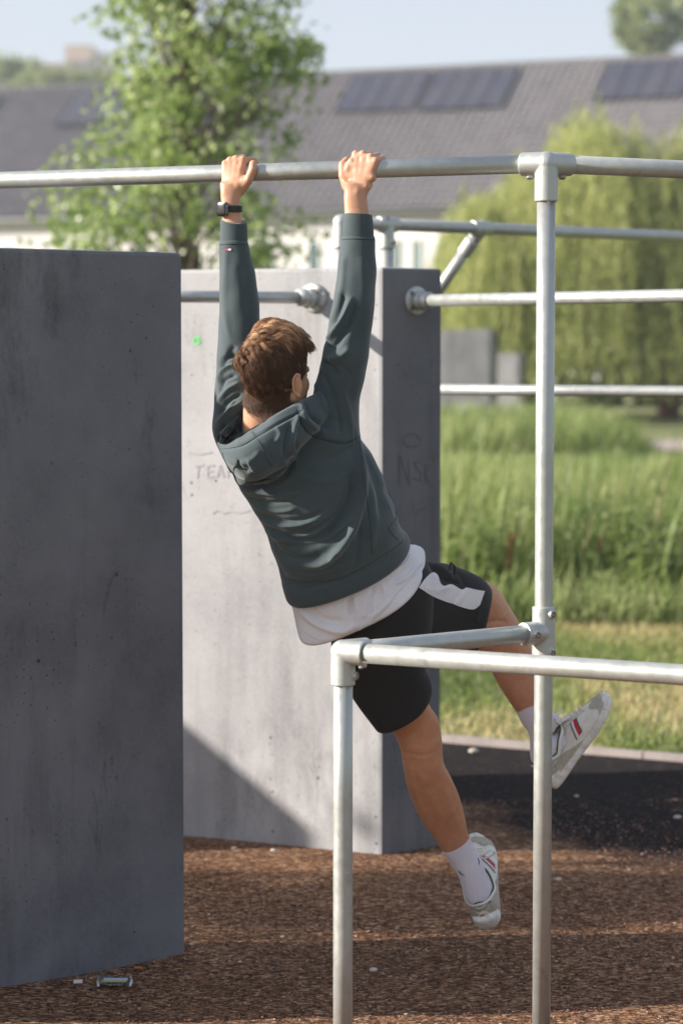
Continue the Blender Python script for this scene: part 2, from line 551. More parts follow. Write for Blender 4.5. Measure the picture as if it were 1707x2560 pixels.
# loose chips lying on the surface
def chips(name, n, seed, region, mat, smin, smax, label, cat, flat=.45):
    r = rng(seed)
    u = r.uniform(region[0], region[1], n * 2); yy = r.uniform(region[2], region[3], n * 2)
    pts = np.stack([u, yy], 1)[:n]
    sc = r.uniform(smin, smax, n)
    base = r.normal(size=(n, 4, 3)); base /= np.linalg.norm(base, axis=2)[:, :, None]
    base[:, :, 2] *= flat
    Vv = base * sc[:, None, None] + np.concatenate([pts, np.full((n, 1), .019)], 1)[:, None, :]
    T = (np.array([(0, 1, 2), (0, 2, 3), (0, 3, 1), (1, 3, 2)])[None] + (np.arange(n) * 4)[:, None, None]).reshape(-1, 3)
    me = mesh_np(name, Vv.reshape(-1, 3), T, False)
    at = me.attributes.new('tint', 'FLOAT', 'POINT'); at.data.foreach_set('value', np.repeat(r.rand(n), 4).astype(np.float32))
    return put(name, me, mat, label=label, cat=cat, kind='stuff')
mc = N('loose_chip')
c = mc.ramp(mc.attr('tint'), [(0, (.014, .008, .007)), (.35, (.10, .040, .024)), (.65, (.20, .085, .05)), (.85, (.32, .17, .11)), (1, (.44, .31, .23))])
mc.base(c).set(Roughness=.85)
chips('rubber_chips', 42000, 5, (-1.7, 2.4, 6.2, 9.6), mc.m, .003, .009, 'loose brown rubber chips scattered over the play surface', 'rubber chips')

# concrete edging
mk = m_concrete('edging_concrete', (.34, .295, .28), (.26, .225, .215), .4, 0)
t = empty('kerb_edging', K0, 'narrow pale concrete edging between the black rubber and the lawn', 'kerb')
L = 1.0
for i in range(-9, 9):
    a = K0 + KD * (i * L + .004); b = K0 + KD * ((i + 1) * L - .004)
    mb = MB(); c = (a + b) / 2
    mb.box((c.x, c.y, .012), (b - a) / 2, KN * .021, (0, 0, .024 + .0015 * ((i * 7) % 3)))
    mb.build('edging_slab', mk, t, smooth=False)

# ------------------------------------------------------------------ concrete walls of the park
WH = 2.11
def slab(name, plan, mat, z1, label, cat='concrete wall', group=None, bev=.012, z0=-.15):
    """a cast wall: plan polygon raised to z1, arrises chamfered"""
    n = len(plan); c = sum((Vector(p) for p in plan), Vector((0, 0, 0))) / n; c.z = 0
    V = [(p[0], p[1], z0) for p in plan] + [(p[0], p[1], z1) for p in plan]
    bm = bmesh.new(); vs = [bm.verts.new(v) for v in V]
    bm.faces.new(vs[:n][::-1]); bm.faces.new(vs[n:])
    for i in range(n): bm.faces.new((vs[i], vs[(i + 1) % n], vs[n + (i + 1) % n], vs[n + i]))
    bmesh.ops.recalc_face_normals(bm, faces=bm.faces[:])
    bmesh.ops.bevel(bm, geom=bm.edges[:], offset=bev, segments=2, profile=.6, affect='EDGES')
    me = bpy.data.meshes.new(name); bm.to_mesh(me); bm.free()
    return put(name, me, mat, label=label, cat=cat, group=group, loc=c)

LR, LL = PZ(464, 2386, .016), PZ(0, 2474, .016)           # foot of the left wall's face
lw = (LL - LR).normalized()
LLx = LR + lw * ((-1.50 - LR.x) / lw.x)
back = -D1 * .266
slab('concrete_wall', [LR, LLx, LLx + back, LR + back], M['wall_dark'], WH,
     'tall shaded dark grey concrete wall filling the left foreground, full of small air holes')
MC = PZ(954, 2149, 0)                                # near corner of the middle wall
ML = MC - D1 * 1.55
slab('concrete_wall', [ML, MC, MC + D2 * .266, ML + D2 * .266], M['wall_light'], WH,
     'sunlit pale grey concrete wall behind the hanging man, its narrow end in shade')
WB_ = MC
# wall outside the frame on the left: its shadow crosses the middle wall's foot
sh = PZ(805, 2129, 0); sh = MC - D1 * ((MC - sh).dot(D1))
tt_ = (WH - .075) / -SUN.z
cc = sh + Vector((SUN.x, SUN.y, 0)) * -tt_
slab('concrete_wall', [cc, cc + D2 * 2.6, cc + D2 * 2.6 - D1 * .266, cc - D1 * .266], M['wall_light'], WH,
     'pale concrete wall left of the view whose shadow crosses the sunlit wall')

# marks drawn on the walls: thin strokes lying on the face
def wall_strokes(name, origin, dirv, nrm, strokes, width, mat, parent):
    mb = MB()
    nn = Vector(nrm)
    for st in strokes:
        pts = [on_plane(origin, nn, u, v) + nn * .0015 for u, v in st]
        for a, b in zip(pts, pts[1:]):
            d = (b - a)
            if d.length < 1e-5: continue
            s = d.normalized().cross(nn).normalized() * width / 2
            mb.add([a - s, b - s, b + s, a + s], [(0, 1, 2, 3)])
    return mb.build(name, mat, parent, smooth=False)
def on_plane(o, n, u, v):
    d = ray(u, v); C0 = Vector((0, 0, HC))
    t = (Vector(o) - C0).dot(n) / d.dot(n)
    return C0 + d * t
nf = Vector((-.4067, -.9135, 0)); ns = Vector((.588, -.809, 0))
walls = [o for o in COL.objects if o.name.startswith('concrete_wall')]
wmid = walls[1]
wmid.data.materials.append(m_concrete('concrete_shaded_end', (.155, .158, .168), (.112, .115, .124), .6, .8))  # shade of the narrow end put into a darker concrete colour
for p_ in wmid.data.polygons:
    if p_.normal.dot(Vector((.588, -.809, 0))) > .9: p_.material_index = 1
mg = plain('faded_blue_marker', (.325, .322, .345), .9)
wall_strokes('graffiti', MC, D1, nf, [
    [(487, 1166), (510, 1164)], [(497, 1165), (494, 1196)],
    [(536, 1163), (520, 1165), (519, 1193), (537, 1191)], [(519, 1179), (533, 1178)],
    [(543, 1194), (551, 1164), (560, 1194)], [(546, 1182), (558, 1182)],
    [(570, 1195), (571, 1166), (580, 1182), (588, 1166), (590, 1195)],
    [(532, 1283), (545, 1275), (560, 1284), (575, 1278), (600, 1282), (625, 1277)],
    [(470, 1132), (500, 1136), (530, 1130)]], .007, mg, wmid)
mgr = plain('green_spray_paint', (.12, .62, .16), .8)
ring = [(493 + 8 * math.cos(a), 852 + 9 * math.sin(a)) for a in np.linspace(0, 2 * math.pi, 13)]
wall_strokes('green_mark', MC, D1, nf, [ring, [(489, 850), (497, 850)]], .0055, mgr, wmid)
mgk = plain('faded_dark_marker', (.10, .10, .106), .9)
oval = [(1028 + 21 * math.cos(a), 1101 + 17 * math.sin(a)) for a in np.linspace(.4, 2 * math.pi + .1, 15)]
wall_strokes('graffiti', MC, D2, ns, [oval,
    [(997, 1215), (998, 1140), (1022, 1212), (1020, 1150)],
    [(1050, 1152), (1036, 1158), (1040, 1172), (1052, 1182), (1048, 1202), (1032, 1196)],
    [(1062, 1210), (1062, 1162), (1072, 1166), (1062, 1184), (1075, 1214)],
    [(1042, 1284), (1045, 1275), (1066, 1272)]], .004, mgk, wmid)

# far walls across the meadow
FY = 50.0
def far_slab(u0, u1, vt, Y, side_u, mat, label, z0=0):
    a, b = P(u0, vt, Y), P(u1, vt, Y - .3)
    c = P(side_u, vt, Y + .5); dd = c - b
    slab('concrete_wall', [(a.x, a.y, 0), (b.x, b.y, 0), (c.x, c.y, 0), (a.x + dd.x, a.y + dd.y, 0)], mat, b.z, label, bev=.02, z0=z0 - .1)
far_slab(1080, 1226, 824, 50, 1241, M['wall_far'], 'distant tall grey concrete wall across the meadow, in front of the willow')
far_slab(1243, 1298, 884, 53, 1312, M['wall_far'], 'distant lower grey concrete wall just right of the tall far wall')
far_slab(1148, 1206, 1008, 47, 1214, M['wall_dark'], 'low dark concrete block in front of the distant tall wall')
far_slab(1096, 1140, 1030, 46, 1146, M['wall_far'], 'small pale concrete block at the foot of the distant walls')

# pink gravel path far off
# unseen tree added left of the view to dapple the ground with shade
def shade_tree():
    r = rng(61); cl_ = []
    for i in range(110):
        a = r.uniform(0, 6.28); q = r.uniform(0, 1) ** .5
        z = r.uniform(.4, 4.1)
        cl_.append(Vector((-8.2 + math.cos(a) * q * .8, 6.98 + math.sin(a) * q * .40, z)))
    tree('poplar_tree', Vector((-8.2, 7.1, 0)), 4.5, cl_, .09, 50, M['leaf_poplar'], 'slender unseen tree added left of the view to shade the brown chips', 62, .13)
SHADE_TREE = shade_tree
mp = N('pale_gravel_path'); mp.base(mp.ramp(mp.noise(3, 5, .6), [(.3, (.42, .33, .29)), (.7, (.52, .42, .37))])).set(Roughness=.95)
sheet('path', [(5.0, 40.5), (14, 38.5), (14, 45.5), (7.2, 45.2), (4.6, 44)], mp.m, .02)

# ------------------------------------------------------------------ vegetation
def quads_leaf(name, C, D, U, ln, wd, tint, mat, parent=None, **k):
    """leaf blades: centre C, long direction D, cross direction U"""
    n = len(C)
    nn = np.cross(D, U); nn /= np.maximum(np.linalg.norm(nn, axis=1), 1e-9)[:, None]
    a = C - D * ln[:, None] * .5; b = C + U * wd[:, None] * .5 + nn * wd[:, None] * .12
    c = C + D * ln[:, None] * .5; d = C - U * wd[:, None] * .5 + nn * wd[:, None] * .12
    V = np.stack([a, b, c, d], 1).reshape(-1, 3)
    Qd = np.arange(n * 4).reshape(-1, 4)
    me = mesh_np(name, V, Qd, False)
    at = me.attributes.new('tint', 'FLOAT', 'POINT'); at.data.foreach_set('value', np.repeat(tint, 4).astype(np.float32))
    return put(name, me, mat, parent, **k)

def rdir(r, n):
    v = r.normal(size=(n, 3)); return v / np.linalg.norm(v, axis=1)[:, None]

M['bark'] = plain('bark', (.12, .09, .065), .9)
M['leaf_poplar'] = m_leaf('poplar_leaf', (.13, .21, .05), (.29, .385, .11), (.60, .66, .38), .6, .3)
M['leaf_willow'] = m_leaf('willow_leaf', (.13, .17, .045), (.36, .40, .12), (.62, .62, .28), .55, .5)
M['leaf_far'] = m_leaf('far_leaf', (.13, .18, .06), (.26, .31, .11), (.42, .45, .20), .5, .6)

def tree(name, base, H, clumps, leaf, per, mat, label, seed, spread, group=None):
    r = rng(seed)
    root = empty(name, base, label, 'tree', group)
    mb = MB()
    b = Vector(base)
    top = b + Vector((r.uniform(-.1, .1), 0, H * .93))
    tp = [b + (top - b) * s + Vector((math.sin(s * 5) * .04 * H * .2, 0, 0)) for s in np.linspace(0, 1, 9)]
    mb.tube(tp, [H * .013 * (1 - .85 * s) + .006 for s in np.linspace(0, 1, 9)], 10)
    mb.build('trunk', M['bark'], root)
    mb = MB()
    for c in clumps:
        c = Vector(c)
        s = max(.12, min(.92, (c.z - b.z) / H - .12))
        st = b + (top - b) * s
        mid = st.lerp(c, .5) + Vector((0, 0, -.08 * (c - st).length))
        mb.tube([st, mid, c], [.009 * H / 5, .006 * H / 5, .003], 6)
    mb.build('limbs', M['bark'], root, kind='stuff')
    C = np.array([tuple(c) for c in clumps])
    cid = np.repeat(np.arange(len(C)), per)
    off = r.normal(size=(len(cid), 3)) * spread * r.uniform(.5, 1.3, len(C))[cid][:, None]
    off[:, 2] *= .8
    X = C[cid] + off
    D = rdir(r, len(X)); D[:, 2] -= .5; D /= np.linalg.norm(D, axis=1)[:, None]
    U = np.cross(D, rdir(r, len(X))); U /= np.maximum(np.linalg.norm(U, axis=1), 1e-6)[:, None]
    tint = np.clip(r.beta(2, 2.4, len(X)) + (r.rand(len(C)) * .3 - .15)[cid], 0, 1)
    quads_leaf('crown', X, D, U, leaf * r.uniform(.7, 1.25, len(X)), leaf * .75 * r.uniform(.7, 1.2, len(X)), tint, mat, root, kind='stuff')
    return root

# the young poplar in front of the houses
r = rng(11)
TY = 24.0
prof = [(-260, 330, 700), (-120, 270, 760), (0, 215, 775), (120, 250, 785), (200, 265, 770), (260, 260, 740), (340, 215, 740),
        (420, 180, 730), (480, 95, 745), (540, 75, 770), (600, 90, 745), (680, 170, 720), (760, 230, 690)]
cl = []
pv = np.array([p[0] for p in prof]); pl = np.array([p[1] for p in prof]); pr_ = np.array([p[2] for p in prof])
for i in range(230):
    v = r.uniform(-300, 770); l = np.interp(v, pv, pl); q = np.interp(v, pv, pr_)
    u = l + (q - l) * (r.beta(1.25, 1.25))
    half = (q - l) / 2 * TY / F
    e = abs((u - (l + q) / 2) / ((q - l) / 2))
    yy = TY + r.uniform(-1, 1) * half * math.sqrt(max(.05, 1 - e * e))
    cl.append(P(u, v, yy))
tb = P(480, 1500, TY); tb.z = 0; tb.y = TY
tree('poplar_tree', tb, 7.6, cl, .092, 46, M['leaf_poplar'], 'leafy young green tree behind the left wall, in front of the tiled roof', 12, .15)

SHADE_TREE()
# willow on the right
def willow(seed):
    r = rng(seed)
    Y = 58.0
    base = P(1668, 1060, Y); base.z = 0; base.y = Y
    root = empty('willow_tree', base, 'broad yellow-green weeping willow beyond the meadow on the right', 'tree')
    mb = MB()
    mb.tube([base, base + Vector((.1, 0, 1.2)), base + Vector((-.2, 0, 2.6)), base + Vector((.1, 0, 4.2))], [.28, .23, .2, .1], 12)
    for k in range(9):
        a = k * 2.4
        e = base + Vector((math.cos(a) * 2.4, math.sin(a) * 2, 4.6 + .6 * math.sin(k * 1.7)))
        s = base + Vector((0, 0, 1.8 + .2 * k))
        mb.tube([s, s.lerp(e, .5) + Vector((0, 0, .5)), e], [.12, .07, .03], 8)
    mb.build('trunk', plain('willow_bark', (.16, .085, .05), .9), root)
    n = 3300
    C, D, U, ln, wd, ti = [], [], [], [], [], []
    cx = P(1590, 500, Y).x
    for i in range(n):
        a = r.uniform(0, 2 * math.pi); rr = math.sqrt(r.uniform(.05, 1))
        x = cx + math.cos(a) * rr * 5.1; y = Y + math.sin(a) * rr * 4.2
        lobes = .45 * math.sin(x * 2.2 + 1) + .35 * math.sin(x * 4.7 + y)
        top = 6.15 * math.sqrt(max(.0, 1 - (rr * .86) ** 2)) + .6 + lobes * .8 + r.normal() * .25
        if x < cx - 3.0: top *= .92
        L_ = r.uniform(1.2, 3.0)
        bot = max(.35 + r.uniform(0, .7), top - L_ - 1.4 * rr)
        m = int((top - bot) / .055) + 2
        t = np.linspace(0, 1, m)
        out = .35 * np.sin(t * 1.5)
        px = x + math.cos(a) * out + .05 * np.sin(t * 9 + i) ; py = y + math.sin(a) * out
        pz = top - (top - bot) * t ** .9 + .12 * np.sin(t * 3)
        p = np.stack([px, py, pz], 1) + r.normal(size=(m, 3)) * .035
        C.append(p)
        d = r.normal(size=(m, 3)) * .45; d[:, 2] -= 1.0; d /= np.linalg.norm(d, axis=1)[:, None]
        D.append(d)
        ti.append(np.clip(r.beta(2, 2, m) * .7 + r.uniform(-.1, .35) + .10 * (1 - t), 0, 1))
    C = np.concatenate(C); D = np.concatenate(D); ti = np.concatenate(ti)
    U = np.cross(D, rdir(r, len(C))); U /= np.maximum(np.linalg.norm(U, axis=1), 1e-6)[:, None]
    quads_leaf('crown', C, D, U, r.uniform(.13, .26, len(C)), r.uniform(.03, .055, len(C)), ti, M['leaf_willow'], root, kind='stuff')
willow(21)

def bushy(name, u, v, Y, wpx, hpx, label, seed, n=1800, size=.35, mat='leaf_far', H=None, cat='tree', group=None):
    r = rng(seed)
    c = P(u, v, Y); k = Y / F
    cl = []
    for i in range(46):
        d = rdir(r, 1)[0] * r.uniform(.35, 1) ** .5
        cl.append(Vector((c.x + d[0] * wpx * k, Y + d[1] * wpx * k, c.z + d[2] * hpx * k)))
    return tree(name, Vector((c.x, Y, 0)), max(c.z + hpx * k * .5, 1), cl, size, n // 46, M[mat], label, seed, wpx * k * .16, group)
bushy('broadleaf_tree', 1640, 40, 175, 100, 110, 'grey-green tree rising behind the roof at the top right corner', 31, 2600, .55)
bushy('broadleaf_tree', 30, 200, 240, 75, 50, 'distant tree at the left edge above the roof ridge', 32, 1800, .7)
bushy('broadleaf_tree', 230, 205, 235, 75, 22, 'distant low tree behind the roof, in front of the far blocks', 33, 1500, .6)
bushy('broadleaf_tree', 120, 205, 230, 70, 18, 'distant low tree below the far brick-coloured block', 34, 1500, .6)
for i in range(7):
    bushy('shrub', 1090 + i * 105, 850 + 25 * (i % 3), 68 + (i % 2) * 2, 75, 190 - 30 * (i % 3), ['shrub behind the shaded wall end and the far walls', 'shrub between the far walls and the tall post', 'shrub behind the willow left of the tall post', 'shrub behind the willow just right of the tall post',
          'shrub behind the willow left of its trunk', 'shrub behind the willow trunk', 'shrub behind the willow at the right edge'][i], 90 + i, 2600, .26, 'leaf_willow', cat='shrub', group='shrubs behind the willow')
bushy('red_shrub', 1135, 700, 60, 34, 30, 'small red-leaved shrub left of the willow', 35, 900, .12, 'leaf_far', cat='shrub')

# tall meadow grass
def grass(name, n, xr, yr, hfun, wd, mat, seed, label, cat, lean=.35, patchy=.16):
    r = rng(seed)
    x = r.uniform(*xr, n); y = r.uniform(*yr, n)
    k = (x - K0.x) * KN.x + (y - K0.y) * KN.y > .06
    x, y = x[k], y[k]; n = len(x)
    h = hfun(x, y, r) ; a = r.uniform(0, 2 * math.pi, n); b = r.uniform(.1, 1, n) * lean
    dx, dy = np.cos(a) * b + .10, np.sin(a) * b
    w = wd * r.uniform(.6, 1.4, n)
    sx, sy = np.cos(a + 1.3), np.sin(a + 1.3)
    V = []
    for t, ww in ((0, 1), (.4, .9), (.75, .6), (1, .08)):
        cxx = x + dx * h * t ** 2; cyy = y + dy * h * t ** 2; cz = h * (t - .25 * t * t * b * 2)
        V.append(np.stack([cxx - sx * w * ww / 2, cyy - sy * w * ww / 2, cz], 1))
        V.append(np.stack([cxx + sx * w * ww / 2, cyy + sy * w * ww / 2, cz], 1))
    V = np.stack(V, 1).reshape(-1, 3)
    q = np.array([(0, 1, 3, 2), (2, 3, 5, 4), (4, 5, 7, 6)])
    Qd = (q[None] + (np.arange(n) * 8)[:, None, None]).reshape(-1, 4)
    me = mesh_np(name, V, Qd, False)
    pn = np.sin(x * 1.3 + 2 * np.sin(y * .8)) * patchy + np.sin(x * 3.1 + y * 1.7 + np.sin(x * 5)) * patchy * .7
    tint = np.clip(r.beta(2, 2, n) * .8 + .1 + pn, 0, 1)
    at = me.attributes.new('tint', 'FLOAT', 'POINT'); at.data.foreach_set('value', np.repeat(tint, 8).astype(np.float32))
    return put(name, me, mat, label=label, cat=cat, kind='stuff')
M['grass'] = m_leaf('meadow_grass', (.08, .13, .03), (.22, .30, .075), (.52, .52, .25), .5, .45)
M['lawn'] = m_leaf('lawn_grass', (.10, .15, .03), (.21, .26, .06), (.48, .40, .20), .4, .6)
def hf(x, y, r):
    base = np.interp(y, [16, 17.2, 19, 22, 26, 34, 40], [.25, .85, .95, .66, .46, .24, .15])
    return base * r.uniform(.5, 1.15, len(x)) * (1 + .26 * np.sin(x * 2.3 + y) + .14 * np.sin(x * 5.1 - y * 1.9))
grass('meadow_grass', 46000, (.2, 9.0), (16.2, 38), hf, .014, M['grass'], 41, 'tall uncut meadow grass behind the mown lawn', 'grass')
grass('meadow_grass', 16000, (-8, .2), (16.2, 36), hf, .018, M['grass'], 42, 'tall meadow grass hidden behind the concrete walls', 'grass')
grass('lawn_grass', 50000, (.2, 5.0), (9.8, 17.4), lambda x, y, r: r.uniform(.02, .07, len(x)) * (1 + np.clip(y - 15.6, 0, 2) * 1.6), .008, M['lawn'], 43,
      'short mown patchy lawn beyond the concrete edging', 'grass', .8, .42)
grass('lawn_grass', 9000, (-6, .2), (12.5, 17), lambda x, y, r: r.uniform(.02, .07, len(x)), .012, M['lawn'], 44, 'mown lawn behind the walls', 'grass', .8)
M['reed'] = m_leaf('broad_reed_blade', (.07, .12, .025), (.22, .30, .08), (.50, .53, .26), .5, .4)
def hr2(x, y, r): return r.uniform(.35, .95, len(x)) * np.interp(y, [16, 17, 20], [.75, 1, .9])
grass('reed_grass', 2600, (.3, 5.6), (16.1, 20.5), hr2, .034, M['reed'], 45, 'broad arching pale green blades at the front of the meadow', 'grass', 1.1, .2)
grass('meadow_edge_grass', 9000, (.3, 5.4), (15.6, 17.2), lambda x, y, r: r.uniform(.10, .42, len(x)), .016, M['reed'], 46, 'half-height bright grass where the lawn meets the meadow', 'grass', .9, .25)
def hv(x, y, r): return r.uniform(.25, .75, len(x)) * np.where(x < 4.6, 1.25, .6)
grass('verge_grass', 6000, (1.2, 4.9), (37, 46), hv, .03, M['grass'], 47, 'rough verge grass at the foot of the distant walls', 'grass', .6)
mtan_g = m_leaf('dry_seed_stem', (.22, .16, .08), (.38, .30, .16), (.55, .46, .28), .3, .6)
grass('seed_stems', 900, (.3, 6.5), (16.4, 26), lambda x, y, r: r.uniform(.6, 1.15, len(x)) * np.interp(y, [16, 22, 26], [1, .85, .6]), .012, mtan_g, 48, 'dry tan flowering stems standing above the meadow grass', 'grass', .5)
def undergrowth():
    r = rng(49); C, D, L = [], [], []
    for i in range(95):
        bx, by, h = r.uniform(.4, 5.2), r.uniform(16.0, 18.4), r.uniform(.25, .75)
        n = int(60 + 70 * h); z = r.uniform(.08, 1, n) * h; a = r.uniform(0, 6.28, n)
        d = np.stack([np.cos(a), np.sin(a), r.uniform(-.3, .7, n)], 1); d /= np.linalg.norm(d, axis=1)[:, None]
        C.append(np.stack([np.full(n, bx), np.full(n, by), z], 1) + d * r.uniform(.02, .14, n)[:, None]); D.append(d)
        L.append(np.clip(r.beta(2, 2, n) * .8 + r.uniform(-.2, .3), 0, 1))
    C = np.concatenate(C); D = np.concatenate(D); L = np.concatenate(L)
    U = np.cross(D, [0, 0, 1.0]) + r.normal(size=C.shape) * .2; U /= np.linalg.norm(U, axis=1)[:, None]
    quads_leaf('undergrowth', C, D, U, r.uniform(.05, .13, len(C)), r.uniform(.02, .05, len(C)), L, M['reed'], label='mixed leafy weeds crowding the front edge of the meadow', cat='weeds', kind='stuff')
undergrowth()
# broad-leaved weeds and rusty dock among the grass
def weed(u, v, Y, h, label, colour, seed):
    r = rng(seed); b = P(u, v, Y); b.z = 0
    root = empty('dock_plant', b, label, 'plant', 'rust coloured dock stems')
    mb = MB(); mb.tube([b, b + Vector((.03, 0, h * .5)), b + Vector((.05, 0, h))], [.006, .005, .002], 6)
    mb.build('stem', M['bark'], root)
    n = 150; z = r.uniform(.45, 1, n) * h
    C = np.stack([b.x + .05 * z / h + r.normal(size=n) * .014, b.y + r.normal(size=n) * .022, z], 1)
    D = rdir(r, n); U = np.cross(D, rdir(r, n)); U /= np.linalg.norm(U, axis=1)[:, None]
    quads_leaf('seed_head', C, D, U, r.uniform(.015, .03, n), r.uniform(.01, .02, n), r.rand(n), colour, root, kind='stuff')
mdock = m_leaf('dock_rust', (.20, .06, .02), (.32, .11, .04), (.42, .18, .08), .2, .7)
for i, (u, h) in enumerate([(1258, .55), (1480, .50)]):
    weed(u, 1520, 16.4 + .25 * i, h, ['rust-red dock stem nearest the concrete wall in the meadow', 'leaning rust-orange dock stem right of the tall post',
         'short rusty dock stem beside the leaning one', 'small rusty dock stem at the right edge of the meadow'][i], mdock, 50 + i)
for i, (u, h, uu) in enumerate([(1290, .66, 1), (1180, .6, 1), (1540, .70, 1), (1640, .85, 1), (1390, .62, 1)]):
    r = rng(70 + i); b = P(u, 1500, 16.6); b.z = 0
    root = empty('leafy_weed', b, ['leafy light green weed left of the tall post', 'leafy weed beside the shaded wall end', 'bushy weed right of the leaning dock',
        'tall leafy weed at the right edge of the meadow', 'leafy weed just right of the tall post'][i], 'plant', 'leafy weeds at the meadow edge')
    mb = MB(); mb.tube([b, b + Vector((.02, 0, h))], [.006, .003], 6); mb.build('stem', M['bark'], root)
    n = 210; z = r.uniform(.12, 1, n) * h; a = r.uniform(0, 6.28, n)
    D = np.stack([np.cos(a), np.sin(a), r.uniform(-.1, .7, n)], 1); D /= np.linalg.norm(D, axis=1)[:, None]
    C = np.stack([np.full(n, b.x), np.full(n, b.y), z], 1) + D * r.uniform(.03, .12, n)[:, None]
    U = np.cross(D, [0, 0, 1.0]); U /= np.linalg.norm(U, axis=1)[:, None]
    quads_leaf('leaves', C, D, U, r.uniform(.07, .14, n), r.uniform(.02, .04, n), r.uniform(.3, 1, n), M['grass'], root, kind='stuff')

# ------------------------------------------------------------------ the row of houses
def houses():
    za = 113.0
    E0 = P(0, 549, 114.5); E1 = P(1210, 519, 106.0)
    ez = (E0.z + E1.z) / 2
    def onz(u, v, z):
        return PZ(u, v, z)
    E0, E1 = onz(0, 549, ez), onz(1210, 520, ez)
    ed = (E1 - E0).normalized(); up = Vector((-ed.y, ed.x, 0))
    if up.y < 0: up = -up
    a0 = E0 - ed * 22; Lh = (E1 - E0).length + 22 + 26
    # ridge from the photo: find slope depth hh and rise
    best = None
    for hh in np.arange(5, 13, .1):
        for rz in np.arange(3, 9, .1):
            p0 = E0 + up * hh + Vector((0, 0, rz)); p1 = E1 + up * hh + Vector((0, 0, rz))
            uu, vv = proj(np.array([p0, p1]))
            e = abs(vv[0] - (222 - .045 * uu[0])) + abs(vv[1] - (222 - .045 * uu[1])) + 8 * abs(rz / hh - math.tan(math.radians(38)))
            if best is None or e < best[0]: best = (e, hh, rz)
    _, hh, rz = best
    sl = (up * hh + Vector((0, 0, rz))); sll = sl.length; sd = sl.normalized(); nrm = ed.cross(sd).normalized()
    if nrm.z < 0: nrm = -nrm
    root = empty('terraced_house', a0 + up * 5, 'long row house with grey tiled roof, solar panels and white walls', 'house')
    root.location.z = 0
    # tiles: rows of rolled tiles, each row stepping over the one below
    mroof = N('grey_roof_tile')
    cell = mroof.noise(.9, 4, .6); c2 = mroof.noise(1.1, 5, .75)
    mroof.base(mroof.mix(mroof.ramp(c2, [(.35, 0), (.65, 1)]), mroof.mix(cell, (.215, .196, .196), (.270, .246, .246)), (.31, .285, .285))).set(Roughness=.75)
    tw, tl = .42, .48
    nr = int(sll / tl); ncx = int(Lh / tw); sub = 4
    xs = np.arange(ncx * sub + 1) * tw / sub
    wave = .075 * (1 + np.cos(2 * math.pi * xs / tw))
    V = []; Qs = []
    A = np.array(a0); e_ = np.array(ed); s_ = np.array(sd); n_ = np.array(nrm); k = 0
    nxp = len(xs)
    for rr in range(nr + 1):
        for (t, lift) in ((rr * tl - .02, .10), ((rr + 1) * tl, .015)):
            V.append(A[None] + xs[:, None] * e_ + s_ * t + n_ * (wave[:, None] + lift))
        i = np.arange(nxp - 1)
        Qs.append(np.stack([k + i, k + i + 1, k + nxp + i + 1, k + nxp + i], 1))
        if rr: Qs.append(np.stack([k - nxp + i, k - nxp + i + 1, k + i + 1, k + i], 1))
        k += 2 * nxp
    solid('roof_tiles', np.concatenate(V), np.concatenate(Qs), mroof.m, root, smooth=False, kind='stuff')
    mb = MB()
    c0 = a0 + ed * (Lh / 2)
    mb.box(c0 + up * (hh * 2 + .0) * .5 + Vector((0, 0, rz * .5)) - up * hh * .5 - Vector((0, 0, .12)), ed * Lh / 2, sd * (sll / 2), nrm * .04)
    b2 = (-up * hh + Vector((0, 0, rz))).normalized()
    mb.box(c0 + up * hh * 1.5 + Vector((0, 0, rz * .5 - .1)), ed * Lh / 2, b2 * (sll / 2), b2.cross(ed).normalized() * .05)
    mb.build('roof', mroof.m, root, smooth=False)
    mb = MB()
    nrt = int(Lh / .42)
    for i in range(nrt):
        p = a0 + ed * (i * .42 + .2) + up * hh + Vector((0, 0, rz + .07))
        mb.tube([p - ed * .22, p + ed * .2], [.13, .115], 8)
    mb.build('ridge_tiles', plain('ridge_tile', (.13, .13, .12), .8), root, kind='stuff')
    mb = MB(); g = a0 - up * .12 + Vector((0, 0, -.05))
    mb.tube([g, g + ed * Lh], .09, 8)
    mb.build('gutter', plain('gutter_zinc', (.16, .165, .155), .6), root)
    # walls
    mwall = N('white_render'); mwall.base(mwall.ramp(mwall.noise(1.2, 4), [(.3, (.60, .575, .56)), (.7, (.68, .655, .64))])).set(Roughness=.9)
    wz = ez - .15
    mb = MB(); wc = a0 + ed * Lh / 2 + up * (hh) 
    mb.box((wc.x, wc.y, wz / 2), ed * (Lh / 2 - .3), up * (hh - .55), (0, 0, wz / 2))
    mb.build('wall', mwall.m, root, smooth=False)
    # solar panels, five arrays
    mcell = N('solar_cell')
    mcell.base(mcell.ramp(mcell.noise(.8, 2), [(.35, (.045, .047, .068)), (.65, (.065, .062, .076))])).set(Roughness=.18, Metallic=.1)
    mfr = plain('panel_frame', (.03, .035, .035), .4, .5)
    def to_roof(u, v):
        o = np.array(a0); d = np.array(ray(u, v)); C0 = np.array((0, 0, HC))
        t = np.dot(o - C0, n_) / np.dot(d, n_)
        p = C0 + d * t - o
        return np.dot(p, e_), np.dot(p, s_)
    arr = [((-215, 240), (0, 0), (0, 330), 4), ((200, 240), (390, 240), (195, 322), 4), ((425, 240), (640, 232), (385, 312), 4),
           ((888, 200), (1080, 197), (846, 292), 4), ((1098, 191), (1300, 186), (1056, 286), 4), ((1524, 170), (1740, 165), (1486, 262), 4)]
